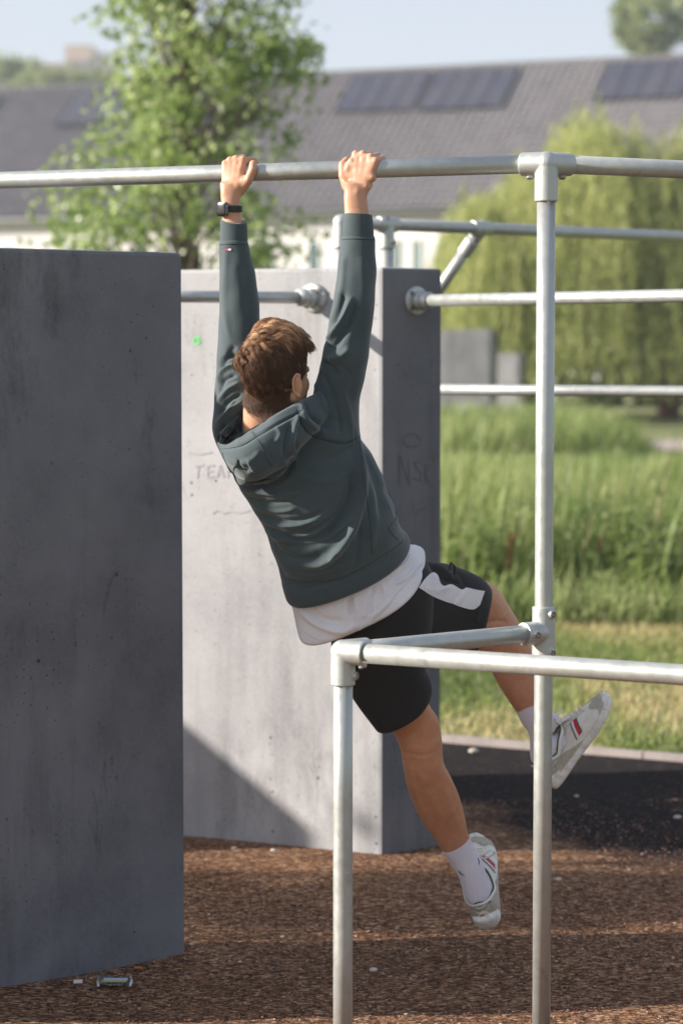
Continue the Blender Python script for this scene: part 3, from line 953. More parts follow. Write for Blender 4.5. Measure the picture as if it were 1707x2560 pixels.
    for tl_, tr_, bl_, nc in arr:
        if tr_ == (0, 0):
            x0, y1 = to_roof(-190, 262); x1, _ = to_roof(12, 258); y0 = y1 - 2.6
        else:
            x0, y1 = to_roof(*tl_); x1, _ = to_roof(*tr_); _, y0 = to_roof(*bl_)
        w = (x1 - x0) / nc
        for i in range(nc):
            cc = a0 + ed * (x0 + w * (i + .5)) + sd * ((y0 + y1) / 2) + nrm * .27
            mb = MB(); mb.box(cc, ed * (w / 2 - .02), sd * ((y1 - y0) / 2), nrm * .03)
            pn = mb.build('solar_panel', mcell.m, root, smooth=False)
            mb = MB()
            for sgn in (-1, 1):
                mb.box(cc + ed * sgn * (w / 2 - .03) + nrm * .004, ed * .02, sd * ((y1 - y0) / 2 + .01), nrm * .034)
                mb.box(cc + sd * sgn * ((y1 - y0) / 2) + nrm * .003, ed * (w / 2 - .05), sd * .02, nrm * .033)
            mb.box(cc - sd * ((y1 - y0) * .3) - nrm * .16, ed * (w / 2 - .1), sd * .03, nrm * .12)
            mb.box(cc + sd * ((y1 - y0) * .3) - nrm * .16, ed * (w / 2 - .1), sd * .03, nrm * .12)
            mb.build('frame', mfr, pn, smooth=False)
    # windows and doors on the facade
    mgl = plain('window_glass', (.07, .11, .11), .35); mfw = plain('window_frame_white', (.75, .75, .73), .5)
    mcur = plain('curtain_grey', (.16, .21, .20), .8)
    fo = a0 + up * .55 
    nfc = -up
    def to_wall(u, v):
        d = ray(u, v); C0 = Vector((0, 0, HC)); t = (fo - C0).dot(nfc) / d.dot(nfc); p = C0 + d * t
        return (p - fo).dot(ed), p.z
    for u0, u1 in [(5, 50), (150, 182), (330, 362), (560, 592), (655, 685), (770, 801), (836, 862), (978, 1004), (1028, 1057), (1140, 1166), (1250, 1282), (1400, 1430), (1460, 1490), (1600, 1640)]:
        x0, z1 = to_wall(u0, 586); x1, _ = to_wall(u1, 586)
        z1 = ez - 1.25; z0 = z1 - 1.9
        cc = fo + ed * ((x0 + x1) / 2); w = (x1 - x0) / 2
        fr = MB()
        for sx in (-1, 1): fr.box((cc.x, cc.y, (z0 + z1) / 2) + ed * sx * w if False else Vector((cc.x, cc.y, (z0 + z1) / 2)) + ed * sx * w, ed * .05, nfc * .05, (0, 0, (z1 - z0) / 2))
        for zz in (z0, z1): fr.box(Vector((cc.x, cc.y, zz)), ed * (w + .05), nfc * .055, (0, 0, .05))
        f_ = fr.build('window', mfw, root, smooth=False)
        pn = MB(); pn.box(Vector((cc.x, cc.y, (z0 + z1) / 2)), ed * (w - .03), nfc * .02, (0, 0, (z1 - z0) / 2 - .04))
        pn.build('pane', mgl if (u0 // 10) % 2 else mcur, f_, smooth=False)
houses()

def block(u0, u1, v0, Y, dep, mat, label, rows, cols):
    a, b = P(u0, v0, Y), P(u1, v0, Y)
    root = empty('apartment_block', ((a.x + b.x) / 2, Y, 0), label, 'building')
    mb = MB(); mb.box(((a.x + b.x) / 2, Y + dep / 2, a.z / 2), ((b.x - a.x) / 2, 0, 0), (0, dep / 2, 0), (0, 0, a.z / 2))
    mb.build('wall', mat, root, smooth=False)
    mg_ = plain('far_glass', (.2, .22, .24), .2)
    w = (b.x - a.x) / cols
    for i in range(cols):
        for j in range(rows):
            c = Vector((a.x + w * (i + .5), Y - .05, a.z - 3 - j * 3.2))
            m2 = MB(); m2.box(c, (w * .28, 0, 0), (0, .06, 0), (0, 0, .8)); m2.build('window', mg_, root, smooth=False)
block(78, 182, 158, 330, 12, plain('tan_brick', (.40, .28, .20), .9), 'distant low tan block behind the roof ridge, left of the tree', 2, 5)
block(163, 232, 112, 345, 14, plain('cream_panel', (.62, .50, .40), .9), 'distant pale cream tower block behind the roof, left of the tree', 4, 3)
block(232, 290, 132, 360, 14, plain('grey_panel', (.34, .35, .38), .9), 'distant grey block beside the cream tower', 3, 3)

# ------------------------------------------------------------------ thin summer haze over the whole place
def haze():
    mb = MB(); mb.box((0, 190, 19), (260, 0, 0), (0, 205, 0), (0, 0, 20))
    m = bpy.data.materials.new('haze_air'); m.use_nodes = True; nt = m.node_tree; nt.nodes.clear()
    o = nt.nodes.new('ShaderNodeOutputMaterial'); v = nt.nodes.new('ShaderNodeVolumePrincipled')
    v.inputs['Color'].default_value = (.80, .86, .95, 1); v.inputs['Density'].default_value = .0007; v.inputs['Anisotropy'].default_value = .2
    nt.links.new(v.outputs[0], o.inputs['Volume'])
    mb.build('haze', m, smooth=False, kind='stuff')
haze()
# ------------------------------------------------------------------ galvanised pipe frames
R = .02415
ZT = PZ(1365, 409, 2.31).z
A_top = PZ(1365, 409, 2.31)
dl = (PZ(0, 451, 2.31) - A_top); dl.z = 0; dl.normalize()           # long bar to the left
dr = (PZ(1707, 424, 2.31) - A_top); dr.z = 0; dr.normalize()        # bar to the right, away from us
# the lower bar meets the same post
lowz = None
best = None
for z in np.arange(.9, 1.25, .002):
    p = PZ(1360, 1580, z)
    e = abs(p.y - A_top.y)
    if best is None or e < best[0]: best = (e, z)
ZL = best[1]
A_low = Vector((A_top.x, A_top.y, ZL))
B_low = PZ(857, 1630, ZL)
db = (A_low - B_low); db.z = 0; db.normalize()
d1f = (PZ(1600, 1678, ZL) - PZ(900, 1631, ZL)); d1f.z = 0; d1f.normalize()
UP = Vector((0, 0, 1))

def fitting(name, centre, arms, parent, screws=(), r=.0305, vox=.0022, ball=.0315):
    mb = MB()
    if ball: mb.ball(tuple(centre), ball, n=20, m=12)
    for d, l0, l1 in arms:
        mb.tube([centre + d * l0, centre + d * l1], r, 28)
    for p, d in screws:
        mb.tube([p + d * (r - .008), p + d * (r + .0065)], .0105, 16)
    co, Q = remesh(mb, vox, 4)
    o = solid(name, co, Q, M['cast'], parent)
    for p, d in screws:
        s = MB()
        e = p + d * (r + .0065)
        x = (UP if abs(d.z) < .5 else Vector((1, 0, 0))); x = (x - d * x.dot(d)).normalized(); y = d.cross(x)
        n = 18; V = []
        for rr, dd in ((.0082, -.001), (.0082, .0018), (.0068, .0026), (.0040, .0026), (.0036, -.004)):
            for k in range(n):
                a = 2 * math.pi * k / n
                V.append(tuple(e + x * math.cos(a) * rr + y * math.sin(a) * rr + d * dd))
        Qs = [(i * n + k, i * n + (k + 1) % n, (i + 1) * n + (k + 1) % n, (i + 1) * n + k) for i in range(4) for k in range(n)]
        V.append(tuple(e - d * .004)); T = [(4 * n + k, 4 * n + (k + 1) % n, 5 * n) for k in range(n)]
        s.add(V, Qs, T)
        s.build('screw', M['screw'], o)
    return o
M['screw'] = plain('steel_screw', (.22, .19, .18), .35, .8)
M['dark_gap'] = plain('dark_gap', (.02, .02, .02), .9)

def pipe(name, a, b, parent, r=R, n=40):
    mb = MB(); mb.tube([a, a.lerp(b, .33), a.lerp(b, .66), b], r, n)
    return mb.build(name, M['metal'], parent)

fr = empty('climbing_frame', (A_top.x, A_top.y, 0), 'galvanised steel pipe climbing frame in front, two posts and the bar the man hangs from', 'climbing frame')
pipe('post', Vector((A_top.x, A_top.y, 0)), A_top, fr)
pipe('post', Vector((B_low.x, B_low.y, 0)), B_low, fr)
pipe('bar', A_top, A_top + dl * 3.2, fr)
pipe('bar', A_top, A_top + dr * 2.2, fr)
pipe('bar', B_low, A_low, fr)
pipe('bar', B_low, B_low + d1f * 2.0, fr)
scr_dir = Vector((.62, -.78, 0)).normalized()
fitting('corner_fitting', A_top, [(dl, 0, .068), (dr, 0, .075), (-UP, 0, .098)], fr,
        screws=[(A_top + dl * .045, -UP), (A_top + dr * .05, -UP)], ball=.0318)
cB = B_low
fitting('corner_fitting', cB, [(d1f, 0, .062), (db, 0, .075), (-UP, 0, .082)], fr,
        screws=[(cB + d1f * .045, (-UP * .95 + Vector((.25, -.1, 0))).normalized()), (cB - UP * .058, Vector((.94, -.3, 0)).normalized())], ball=.0312)
o = fitting('tee_fitting', A_low, [(UP, 0, .068), (-UP, 0, .082), (-db, 0, .072)], fr,
        screws=[(A_low + UP * .050, scr_dir), (A_low - UP * .052, scr_dir), (A_low - db * .046, Vector((.45, -.89, 0)).normalized())], ball=.0)
# far side: ends stand on posts outside the frame
Lend = A_top + dl * 3.2; Rend = A_top + dr * 2.2; Fend = B_low + d1f * 2.0
pipe('post', Vector((Lend.x, Lend.y, 0)), Lend, fr); fitting('corner_fitting', Lend, [(-dl, 0, .068), (-UP, 0, .098)], fr)
pipe('post', Vector((Rend.x, Rend.y, 0)), Rend, fr); fitting('corner_fitting', Rend, [(-dr, 0, .068), (-UP, 0, .098)], fr)
pipe('post', Vector((Fend.x, Fend.y, 0)), Fend, fr); fitting('corner_fitting', Fend, [(-d1f, 0, .068), (-UP, 0, .098)], fr)

# bars bolted to the walls
def flange(c, nrm, d, parent, r=.0225, R_=.052):
    mb = MB()
    x = UP; y = nrm.cross(x).normalized()
    mb.tube([c + nrm * -.002, c + nrm * .004, c + nrm * .0085, c + nrm * .0105], [R_, R_, R_ - .002, R_ - .006], 36)
    mb.tube([c + nrm * .004, c + nrm * .012 + d * .03], [r * 1.5, r * 1.38], 28)
    mb.tube([c + nrm * .01 + d * .01, c + nrm * .01 + d * .062], r * 1.36, 28)
    o = mb.build('flange', M['cast'], parent)
    for k in range(4):
        a = math.pi / 4 + k * math.pi / 2
        p = c + (x * math.cos(a) + y * math.sin(a)) * (R_ - .012)
        m2 = MB(); m2.tube([p + nrm * .008, p + nrm * .0155], .0075, 6)
        m2.build('bolt', M['screw'], o, smooth=False)
    return o
f1 = on_plane(MC, nf, 784, 745); g1 = P(440, 742.5, f1.y - .32)
b1 = empty('wall_bar', f1, 'grey pipe bar from the sunlit wall to behind the dark left wall', 'bar', 'bars bolted to the walls')
dd = (g1 - f1); dd.z = 0; dd.normalize(); f1 = f1 + nf * .001
pipe('pipe', f1 + dd * .01 + nf * .01, f1 + dd * .62 + nf * .01, b1, .0212, 32)
flange(f1, nf, dd, b1)
f2 = on_plane(MC, ns, 1040, 752)
b2 = empty('wall_bar', f2, 'upper sunlit pipe bar running right from the shaded wall end', 'bar', 'bars bolted to the walls')
g2 = PZ(1707, 735, f2.z + .005)
dd2 = (g2 - f2); dd2.z = 0; dd2.normalize()
pipe('pipe', f2 + dd2 * .01 + ns * .01, f2 + dd2 * 2.0 + ns * .01, b2, .0212, 32)
flange(f2, ns, dd2, b2)
e2 = f2 + dd2 * 2.0
pipe('post', Vector((e2.x, e2.y, 0)), Vector((e2.x, e2.y, e2.z + .01)), b2, .0212, 24)

# the frame behind the walls
Yb = 9.6
zb = P(962, 563, Yb).z
q0 = PZ(852, 556, zb); q1 = PZ(1707, 592, zb)
db2 = (q1 - q0); db2.z = 0; db2.normalize()
bf = empty('climbing_frame', (q0.x, q0.y, 0), 'grey pipe frame with diagonal brace standing behind the pale wall', 'climbing frame')
pipe('post', Vector((q0.x, q0.y, 0)), q0, bf, n=24)
pipe('bar', q0, q0 + db2 * 3.4, bf, n=32)
qm = q0 + db2 * ((PZ(962, 561, zb) - q0).length)
pipe('post', Vector((qm.x, qm.y, 0)), qm, bf, n=24)
qb = q0 + db2 * ((PZ(1196, 571, zb) - q0).length)
qe = P(1085, 742, qb.y + .12)
pipe('brace', qb + (qe - qb) * .1, qb + (qe - qb) * 2.4, bf, n=24)
qz = q0 + db2 * 3.4
pipe('post', Vector((qz.x, qz.y, 0)), qz, bf, n=24)
fitting('corner_fitting', q0, [(db2, 0, .07), (-UP, 0, .1)], bf, vox=.004)
fitting('tee_fitting', qm, [(db2, -.045, .05), (-UP, 0, .095)], bf, vox=.004, screws=[(qm - UP * .07, Vector((.8, -.6, 0))), (qm + db2 * .0, (Vector((.1, -.8, .6))).normalized())], ball=0)
bd = (qe - qb).normalized()
fitting('swivel_fitting', qb, [(db2, -.05, .05), (bd, .0, .05), (bd, .06, .13)], bf, vox=.004, ball=.034)

zl = P(1105, 975, 9.3).z
q4 = PZ(1085, 974, zl); q5 = PZ(1707, 979, zl)
b4 = empty('wall_bar', q4, 'lowest sunlit pipe bar running right, across the far walls', 'bar', 'bars bolted to the walls')
d4 = (q5 - q4); d4.z = 0; d4.normalize()
pipe('pipe', q4 - d4 * .12, q4 + d4 * 2.0, b4, .0212, 32)
for q in (q4 - d4 * .08, q4 + d4 * 2.0):
    pipe('post', Vector((q.x, q.y, 0)), Vector((q.x, q.y, q.z)), b4, .0212, 24)

# ------------------------------------------------------------------ litter on the ground
def litter():
    p0 = PZ(288, 2462, .02)
    t = empty('crushed_packet', p0, 'crushed silver and dark wrapper lying at the foot of the left wall', 'litter')
    mfoil = N('crinkled_foil'); mfoil.base(mfoil.ramp(mfoil.noise(70, 3), [(.35, (.03, .035, .035)), (.55, (.12, .13, .13)), (.7, (.30, .30, .29))])).set(Metallic=.4, Roughness=.35)
    mfoil.bump(mfoil.noise(60, 3), .8, .006)
    nx_, ny_ = 14, 8; V = []
    r = rng(9)
    for j in range(ny_ + 1):
        for i in range(nx_ + 1):
            a = i / nx_ - .5; b = j / ny_
            z = .019 * math.sin(math.pi * min(1, b * 1.05)) + .006 * r.rand() + .012 * max(0, -a) * 1.6
            V.append((p0.x + a * .088 + .004 * r.rand(), p0.y + (b - .5) * .05, p0.z + z))
    Qs = [(j * (nx_ + 1) + i, j * (nx_ + 1) + i + 1, (j + 1) * (nx_ + 1) + i + 1, (j + 1) * (nx_ + 1) + i) for j in range(ny_) for i in range(nx_)]
    solid('wrapper', V, np.array(Qs), mfoil.m, t, smooth=False)
    mb = MB()
    for s in (-1, 1):
        mb.tube([p0 + Vector((s * .045, -.026, .002)), p0 + Vector((s * .047, -.01, .012)), p0 + Vector((s * .044, .01, .022))], [.004, .0045, .003], 6)
    mb.build('end_fold', plain('silver_fold', (.55, .56, .55), .35, .4), t)
    mb = MB()
    mb.box(p0 + Vector((.0, -.024, .017)), (.036, 0, 0), (0, .001, .0004), (0, .0012, .0022))
    mb.build('yellow_stripe', plain('dull_yellow_print', (.30, .28, .06), .5), t, smooth=False)
    mb = MB()
    mb.box(p0 + Vector((.004, -.018, .021)), (.034, 0, 0), (0, .004, .001), (0, .001, .0015))
    mb.build('blue_stripe', plain('pale_blue_print', (.36, .42, .55), .5), t, smooth=False)
    q = PZ(196, 2457, .02)
    mb = MB(); mb.box(q + Vector((0, 0, .004)), (.0125, .002, 0), (-.001, .009, 0), (0, 0, .003))
    mb.build('paper_scrap', plain('white_paper', (.72, .70, .70), .7), smooth=False, label='small white paper scrap left of the crushed wrapper', cat='litter', loc=q)
    q = PZ(346, 2421, .02)
    mb = MB(); mb.box(q + Vector((0, 0, .003)), (.011, .001, 0), (0, .004, 0), (0, 0, .002))
    mb.build('orange_scrap', plain('orange_plastic', (.55, .18, .04), .6), smooth=False, label='tiny orange scrap between the wrapper and the dark wall', cat='litter', loc=q)
    spots = [(933, 2424, .010, 'pale pebble right of the near post on the brown chips'), (707, 2341, .006, 'small white pebble left of the near post'),
             (478, 2360, .007, 'pale pebble at the foot of the left wall corner'), (600, 2404, .005, 'tiny pale pebble between left wall and near post'),
             (1183, 1877, .018, 'pale stone on the black rubber by the edging'), (1395, 2198, .010, 'tan pebble beside the tall post'),
             (1692, 2043, .013, 'white stone on the black rubber at the right edge'), (684, 2126, .010, 'pale stone at the foot of the sunlit wall'),
             (586, 2120, .009, 'pale stone left along the foot of the sunlit wall'), (1440, 1990, .008, 'brown pebble on the black rubber behind the tall post')]
    mst = N('pale_stone'); mst.base(mst.ramp(mst.noise(60, 3), [(.3, (.35, .29, .24)), (.7, (.62, .56, .50))])).set(Roughness=.8)
    for i, (u, v, s, lab) in enumerate(spots):
        q = PZ(u, v, .022); mb = MB()
        mb.ball(q, (s * 1.3, s * .2, 0), (0, s, .1 * s), (0, 0, s * .6), n=8, m=6)
        mb.build('pebble', mst.m, label=lab, cat='stone', loc=q, group='pale stones scattered on the play surface')
litter()
# ------------------------------------------------------------------ the man hanging from the bar
def barY(u):
    """distance of the long bar where it crosses column u"""
    k = (u - CX) / F
    # solve (A + dl*t).x / depth = k at the bar's height
    lo, hi = 0.0, 3.2
    for _ in range(40):
        m = (lo + hi) / 2; p = A_top + dl * m
        uu, vv = proj(np.array([tuple(p)])); 
        if uu[0] > u: lo = m
        else: hi = m
    return (A_top + dl * lo).y
def H(u, v, d):
    return P(u, v, barY(u) - d)

msk = N('skin')
sk = msk.noise(14, 4, .6); sk2 = msk.noise(160, 2, .5)
c = msk.mix(sk, (.46, .235, .145), (.56, .305, .195))
msk.base(c).set(Roughness=.48)
msk.b.inputs['Subsurface Weight'].default_value = .12
msk.b.inputs['Subsurface Radius'].default_value = (1, .35, .2)
msk.b.inputs['Subsurface Scale'].default_value = .012
msk.bump(msk.math('ADD', sk2, msk.math('MULTIPLY', sk, .5)), .06, .002)
mtan = N('tanned_skin')
c = mtan.mix(mtan.ramp(mtan.noise(13, 6, .7), [(.3, 0), (.7, 1)]), (.42, .185, .100), (.58, .295, .175))
mtan.base(c).set(Roughness=.5)
mtan.b.inputs['Subsurface Weight'].default_value = .10
mtan.b.inputs['Subsurface Radius'].default_value = (1, .35, .2)
mtan.b.inputs['Subsurface Scale'].default_value = .012
mtan.bump(mtan.noise(170, 2), .06, .002)

def ring(L, R_, dep, Y, near=(0, 0), sq=2.2, dY=0):
    """cross-section of a limb: its left and right outline points, half depth, distance; near = px shift of the near side"""
    a = P(L[0], L[1], Y - dY); b = P(R_[0], R_[1], Y + dY)
    c = (a + b) / 2
    m = ((L[0] + R_[0]) / 2 + near[0], (L[1] + R_[1]) / 2 + near[1])
    n = P(m[0], m[1], Y - dep) - c
    return (c, (b - a) / 2, n, sq)

# head frame
HCEN = P(690, 944, 6.47)
psi = math.radians(38)
hf_ = Vector((math.sin(psi), math.cos(psi), .06)).normalized()
hr_ = Vector((math.cos(psi), -math.sin(psi), 0)).normalized()
hu_ = hr_.cross(hf_).normalized()
roll = math.radians(-3)
hr_, hu_ = (hr_ * math.cos(roll) + hu_ * math.sin(roll)), (hu_ * math.cos(roll) - hr_ * math.sin(roll))
def HL(r, f, u): return HCEN + hr_ * r + hf_ * f + hu_ * u

def V3(v): return tuple(v)
body = MB()
# cranium, face, jaw
CR_C, CR_A = HL(0, -.008, .036), (.077, .099, .100)
body.ball(CR_C, hr_ * CR_A[0], hf_ * CR_A[1], hu_ * CR_A[2], 28, 18)
body.ball(HL(0, .030, -.030), hr_ * .069, hf_ * .063, hu_ * .080, 24, 14)      # face mass
body.ball(HL(0, .058, -.082), hr_ * .034, hf_ * .034, hu_ * .026, 18, 12)      # chin
for s in (-1, 1):
    body.caps(HL(s * .060, .0, -.045), HL(s * .030, .055, -.085), .020, .022)    # jaw
    body.ball(HL(s * .046, .048, -.020), hr_ * .024, hf_ * .024, hu_ * .030, 14, 10)   # cheek
    body.caps(HL(s * .015, .083, .022), HL(s * .045, .070, .020), .011, .011)   # brow
body.caps(HL(0, .088, .012), HL(0, .108, -.026), .010, .0135)                    # nose
body.ball(HL(.012, .098, -.030), .008); body.ball(HL(-.012, .098, -.030), .008)
body.caps(HL(-.016, .086, -.056), HL(.016, .086, -.056), .009, .009)             # lips
body.caps(HL(-.014, .085, -.064), HL(.014, .085, -.064), .008, .008)
# ears
for s in (-1, 1):
    ec = HL(s * .078, -.006, -.014)
    ef = (hf_ * .62 + hr_ * s * -.0 + hu_ * .0)
    out = (hr_ * s * .80 - hf_ * .60).normalized()
    ex = (hf_ * .80 + hr_ * s * .60).normalized(); eu = (hu_ + hf_ * -.12).normalized()
    rim = []
    for k in range(13):
        a = math.radians(50 + k * 19.5)
        rim.append(ec + ex * (.0155 * math.cos(a)) + eu * (.030 * math.sin(a)) + out * (.007 - .008 * math.cos(a)))
    body.tube(rim, [.0036] * 11 + [.0045, .0055], 8)
    body.ball(ec + out * .003, ex * .014, out * .006, eu * .028, 14, 10)
    body.ball(ec + ex * .010 - eu * .004 + out * .004, ex * .004, out * .005, eu * .008, 10, 8)
# neck and slim inner torso
body.loft([ring((624, 945), (752, 955), .062, 6.50), ring((610, 1005), (722, 1012), .058, 6.505), ring((606, 1060), (712, 1060), .055, 6.515), ring((610, 1110), (730, 1110), .05, 6.53)])
body.loft([ring((610, 1110), (830, 1090), .04, 6.56, sq=2.2), ring((630, 1160), (860, 1140), .06, 6.56, sq=2.2), ring((665, 1250), (910, 1200), .07, 6.58, (0, 15)),
           ring((712, 1370), (945, 1300), .07, 6.61, (0, 25)), ring((755, 1460), (990, 1385), .07, 6.66, (0, 30)), ring((810, 1540), (1030, 1450), .075, 6.70, (0, 25)), ring((860, 1600), (1060, 1520), .08, 6.72, (0, 20))])
# arms under the sleeves, out to the wrists
YL, YR = barY(580), barY(900)
body.loft([ring((585, 1120), (650, 1100), .035, 6.57), ring((572, 980), (622, 980), .032, 6.60), ring((572, 850), (622, 850), .032, YL - .05), ring((572, 760), (620, 760), .032, YL - .05),
           ring((560, 650), (610, 650), .034, YL - .045), ring((559, 570), (606, 566), .026, YL - .045), ring((555, 538), (603, 536), .0215, YL - .046), ring((553, 505), (600, 505), .020, YL - .046),
           ring((551, 478), (607, 480), .020, YL - .044), ring((549, 455), (616, 462), .019, YL - .042)], 24)
body.loft([ring((800, 1110), (850, 1100), .035, 6.54), ring((832, 980), (880, 980), .032, 6.51), ring((848, 850), (900, 850), .032, YR - .065), ring((862, 740), (915, 745), .034, YR - .058),
           ring((860, 650), (924, 652), .034, YR - .05), ring((861, 570), (922, 570), .027, YR - .046), ring((861, 530), (922, 530), .0225, YR - .045), ring((859.5, 495), (918, 497), .020, YR - .044),
           ring((860, 476), (922, 480), .020, YR - .042), ring((855, 452), (934, 462), .019, YR - .041)], 24)

def hand(mcp, meta, pip, dip, tip, thumb, palm):
    for (u, v, d), (u2, v2, d2), p, q, t in zip(mcp, meta, pip, dip, tip):
        a = H(u, v, d)
        body.caps(H(u2, v2, d2), a, .0135, .0108)
        P_, D_, T_ = H(*p), H(*q), H(*t)
        body.caps(a, P_, .0102, .0090); body.caps(P_, D_, .0088, .0080); body.caps(D_, T_, .0078, .0070)
        body.ball(a + Vector((0, -.001, .0015)), .0112)
    for a, b, ra, rb in thumb:
        body.caps(H(*a), H(*b), ra, rb)
    # skin over the back of the hand fills the gaps between the bones
    for s in np.linspace(.04, .98, 17):
        row = [H(*[m_ + (t_ - m_) * s for m_, t_ in zip(A_, B_)]) for A_, B_ in zip(mcp, meta)]
        for a, b in zip(row, row[1:]): body.caps(a, b, .0118 + .0014 * s, .0118 + .0014 * s)
    for a, b, ra, rb in palm:
        body.caps(H(*a), H(*b), ra, rb)
# left hand (little, ring, middle, index) ... thumb lies up the near side of the bar
hand([(564, 411, .031), (576, 402, .027), (591, 399, .024), (608, 400, .022)],
     [(566, 463, .040), (575, 464, .043), (585, 464, .044), (594, 464, .042)],
     [(571, 403, -.012), (588, 396, -.018), (608, 393, -.020), (636, 401, -.012)],
     [(574, 428, -.037), (592, 424, -.040), (612, 421, -.040), (643, 418, -.036)],
     [(574, 447, -.028), (592, 447, -.030), (612, 446, -.030), (638, 440, -.034)],
     [((601, 476, .034), (622, 447, .040), .0150, .0135), ((622, 447, .040), (632, 424, .038), .0132, .0120), ((632, 424, .038), (633, 410, .033), .0120, .0108)],
     [((568, 440, .036), (600, 442, .037), .0135, .0135), ((570, 462, .043), (596, 464, .042), .0150, .0160), ((568, 420, .032), (604, 420, .030), .0115, .012),
      ((598, 470, .038), (612, 450, .038), .015, .014)])
# right hand: thumb over the top on the left (index, middle, ring, little)
hand([(889, 387, .024), (907, 387, .024), (926, 394, .026), (938, 404, .030)],
     [(880, 470, .043), (890, 471, .044), (900, 470, .043), (910, 470, .040)],
     [(905, 389, -.017), (926, 387, -.018), (944, 389, -.014), (956, 396, -.008)],
     [(909, 412, -.040), (929, 410, -.040), (948, 410, -.038), (960, 408, -.030)],
     [(908, 437, -.030), (928, 437, -.030), (946, 435, -.030), (958, 428, -.032)],
     [((868, 466, .038), (858, 438, .040), .0150, .0135), ((858, 438, .040), (857, 412, .032), .0132, .0120), ((857, 412, .032), (866, 401, .010), .0118, .0105)],
     [((866, 440, .038), (930, 444, .036), .0140, .0130), ((876, 466, .043), (914, 466, .041), .0160, .0150), ((876, 412, .033), (932, 418, .032), .0130, .0115),
      ((868, 430, .036), (880, 405, .032), .014, .013)])

# legs: pelvis and thighs inside the shorts, knees, calves, feet
body.loft([ring((860, 1540), (1050, 1470), .10, 6.70), ring((860, 1620), (1060, 1600), .10, 6.73), ring((905, 1720), (1062, 1710), .082, 6.77), ring((948, 1790), (1072, 1760), .070, 6.80),
           ring((982, 1830), (1096, 1800), .060, 6.83), ring((1001, 1875), (1105, 1858), .054, 6.85), ring((1007, 1915), (1108, 1905), .055, 6.87), ring((1016, 1962), (1128, 1946), .058, 6.90),
           ring((1033, 2010), (1147, 1990), .056, 6.93), ring((1058, 2058), (1160, 2036), .049, 6.96), ring((1086, 2098), (1167, 2072), .041, 6.985), ring((1108, 2132), (1174, 2104), .035, 7.0),
           ring((1138, 2168), (1188, 2148), .026, 7.015), ring((1168, 2204), (1208, 2190), .022, 7.02)], 28)
body.loft([ring((960, 1400), (900, 1600), .10, 6.72), ring((1060, 1425), (1020, 1610), .095, 6.80), ring((1150, 1438), (1120, 1610), .085, 6.92), ring((1205, 1448), (1168, 1612), .075, 7.0),
           ring((1248, 1478), (1190, 1618), .066, 7.06), ring((1277, 1524), (1204, 1640), .060, 7.09), ring((1303, 1566), (1212, 1648), .058, 7.105), ring((1328, 1622), (1226, 1676), .058, 7.115),
           ring((1343, 1672), (1246, 1714), .053, 7.12), ring((1357, 1718), (1268, 1748), .045, 7.12), ring((1369, 1757), (1291, 1782), .038, 7.12), ring((1377, 1802), (1318, 1822), .027, 7.12),
           ring((1385, 1835), (1342, 1858), .022, 7.12)], 28)

# feet (inside the shoes); the same frames carry the shoes
def basis(fwd, up):
    f = Vector(fwd).normalized(); u = Vector(up); u = (u - f * u.dot(f)).normalized(); s = u.cross(f).normalized()
    return f, u, s                      # s points to the foot's left
LF = (P(1222, 2312, 7.035),) + basis((-.06, .78, .62), (-.35, -.50, .77)) + (1.27,)
RF = (P(1390, 1962, 7.13),) + basis((.572, .02, .82), (-.82, -.10, .572)) + (1.15,)
def FP(fr_, x, y, z): return fr_[0] + fr_[1] * x * 1.04 + fr_[3] * y * fr_[4] + fr_[2] * z * 1.18
for f in (LF, RF):
    body.loft([(FP(f, .022, 0, .045), f[3] * .014, f[2] * .014), (FP(f, .05, 0, .050), f[3] * .022, f[2] * .020), (FP(f, .10, 0, .050), f[3] * .025, f[2] * .020),
               (FP(f, .17, 0, .045), f[3] * .030, f[2] * .012), (FP(f, .23, 0, .040), f[3] * .028, f[2] * .008), (FP(f, .255, 0, .038), f[3] * .015, f[2] * .006)], 20)
    body.loft([(FP(f, .052, 0, .045), f[1] * .022, f[3] * .020), (FP(f, .056, 0, .085), f[1] * .024, f[3] * .022), ((P(1190, 2185, 7.02) if f is LF else P(1360, 1842, 7.12)), f[1] * .026, f[3] * .024)], 20)

bco, bQ = remesh(body, .0028, 5)
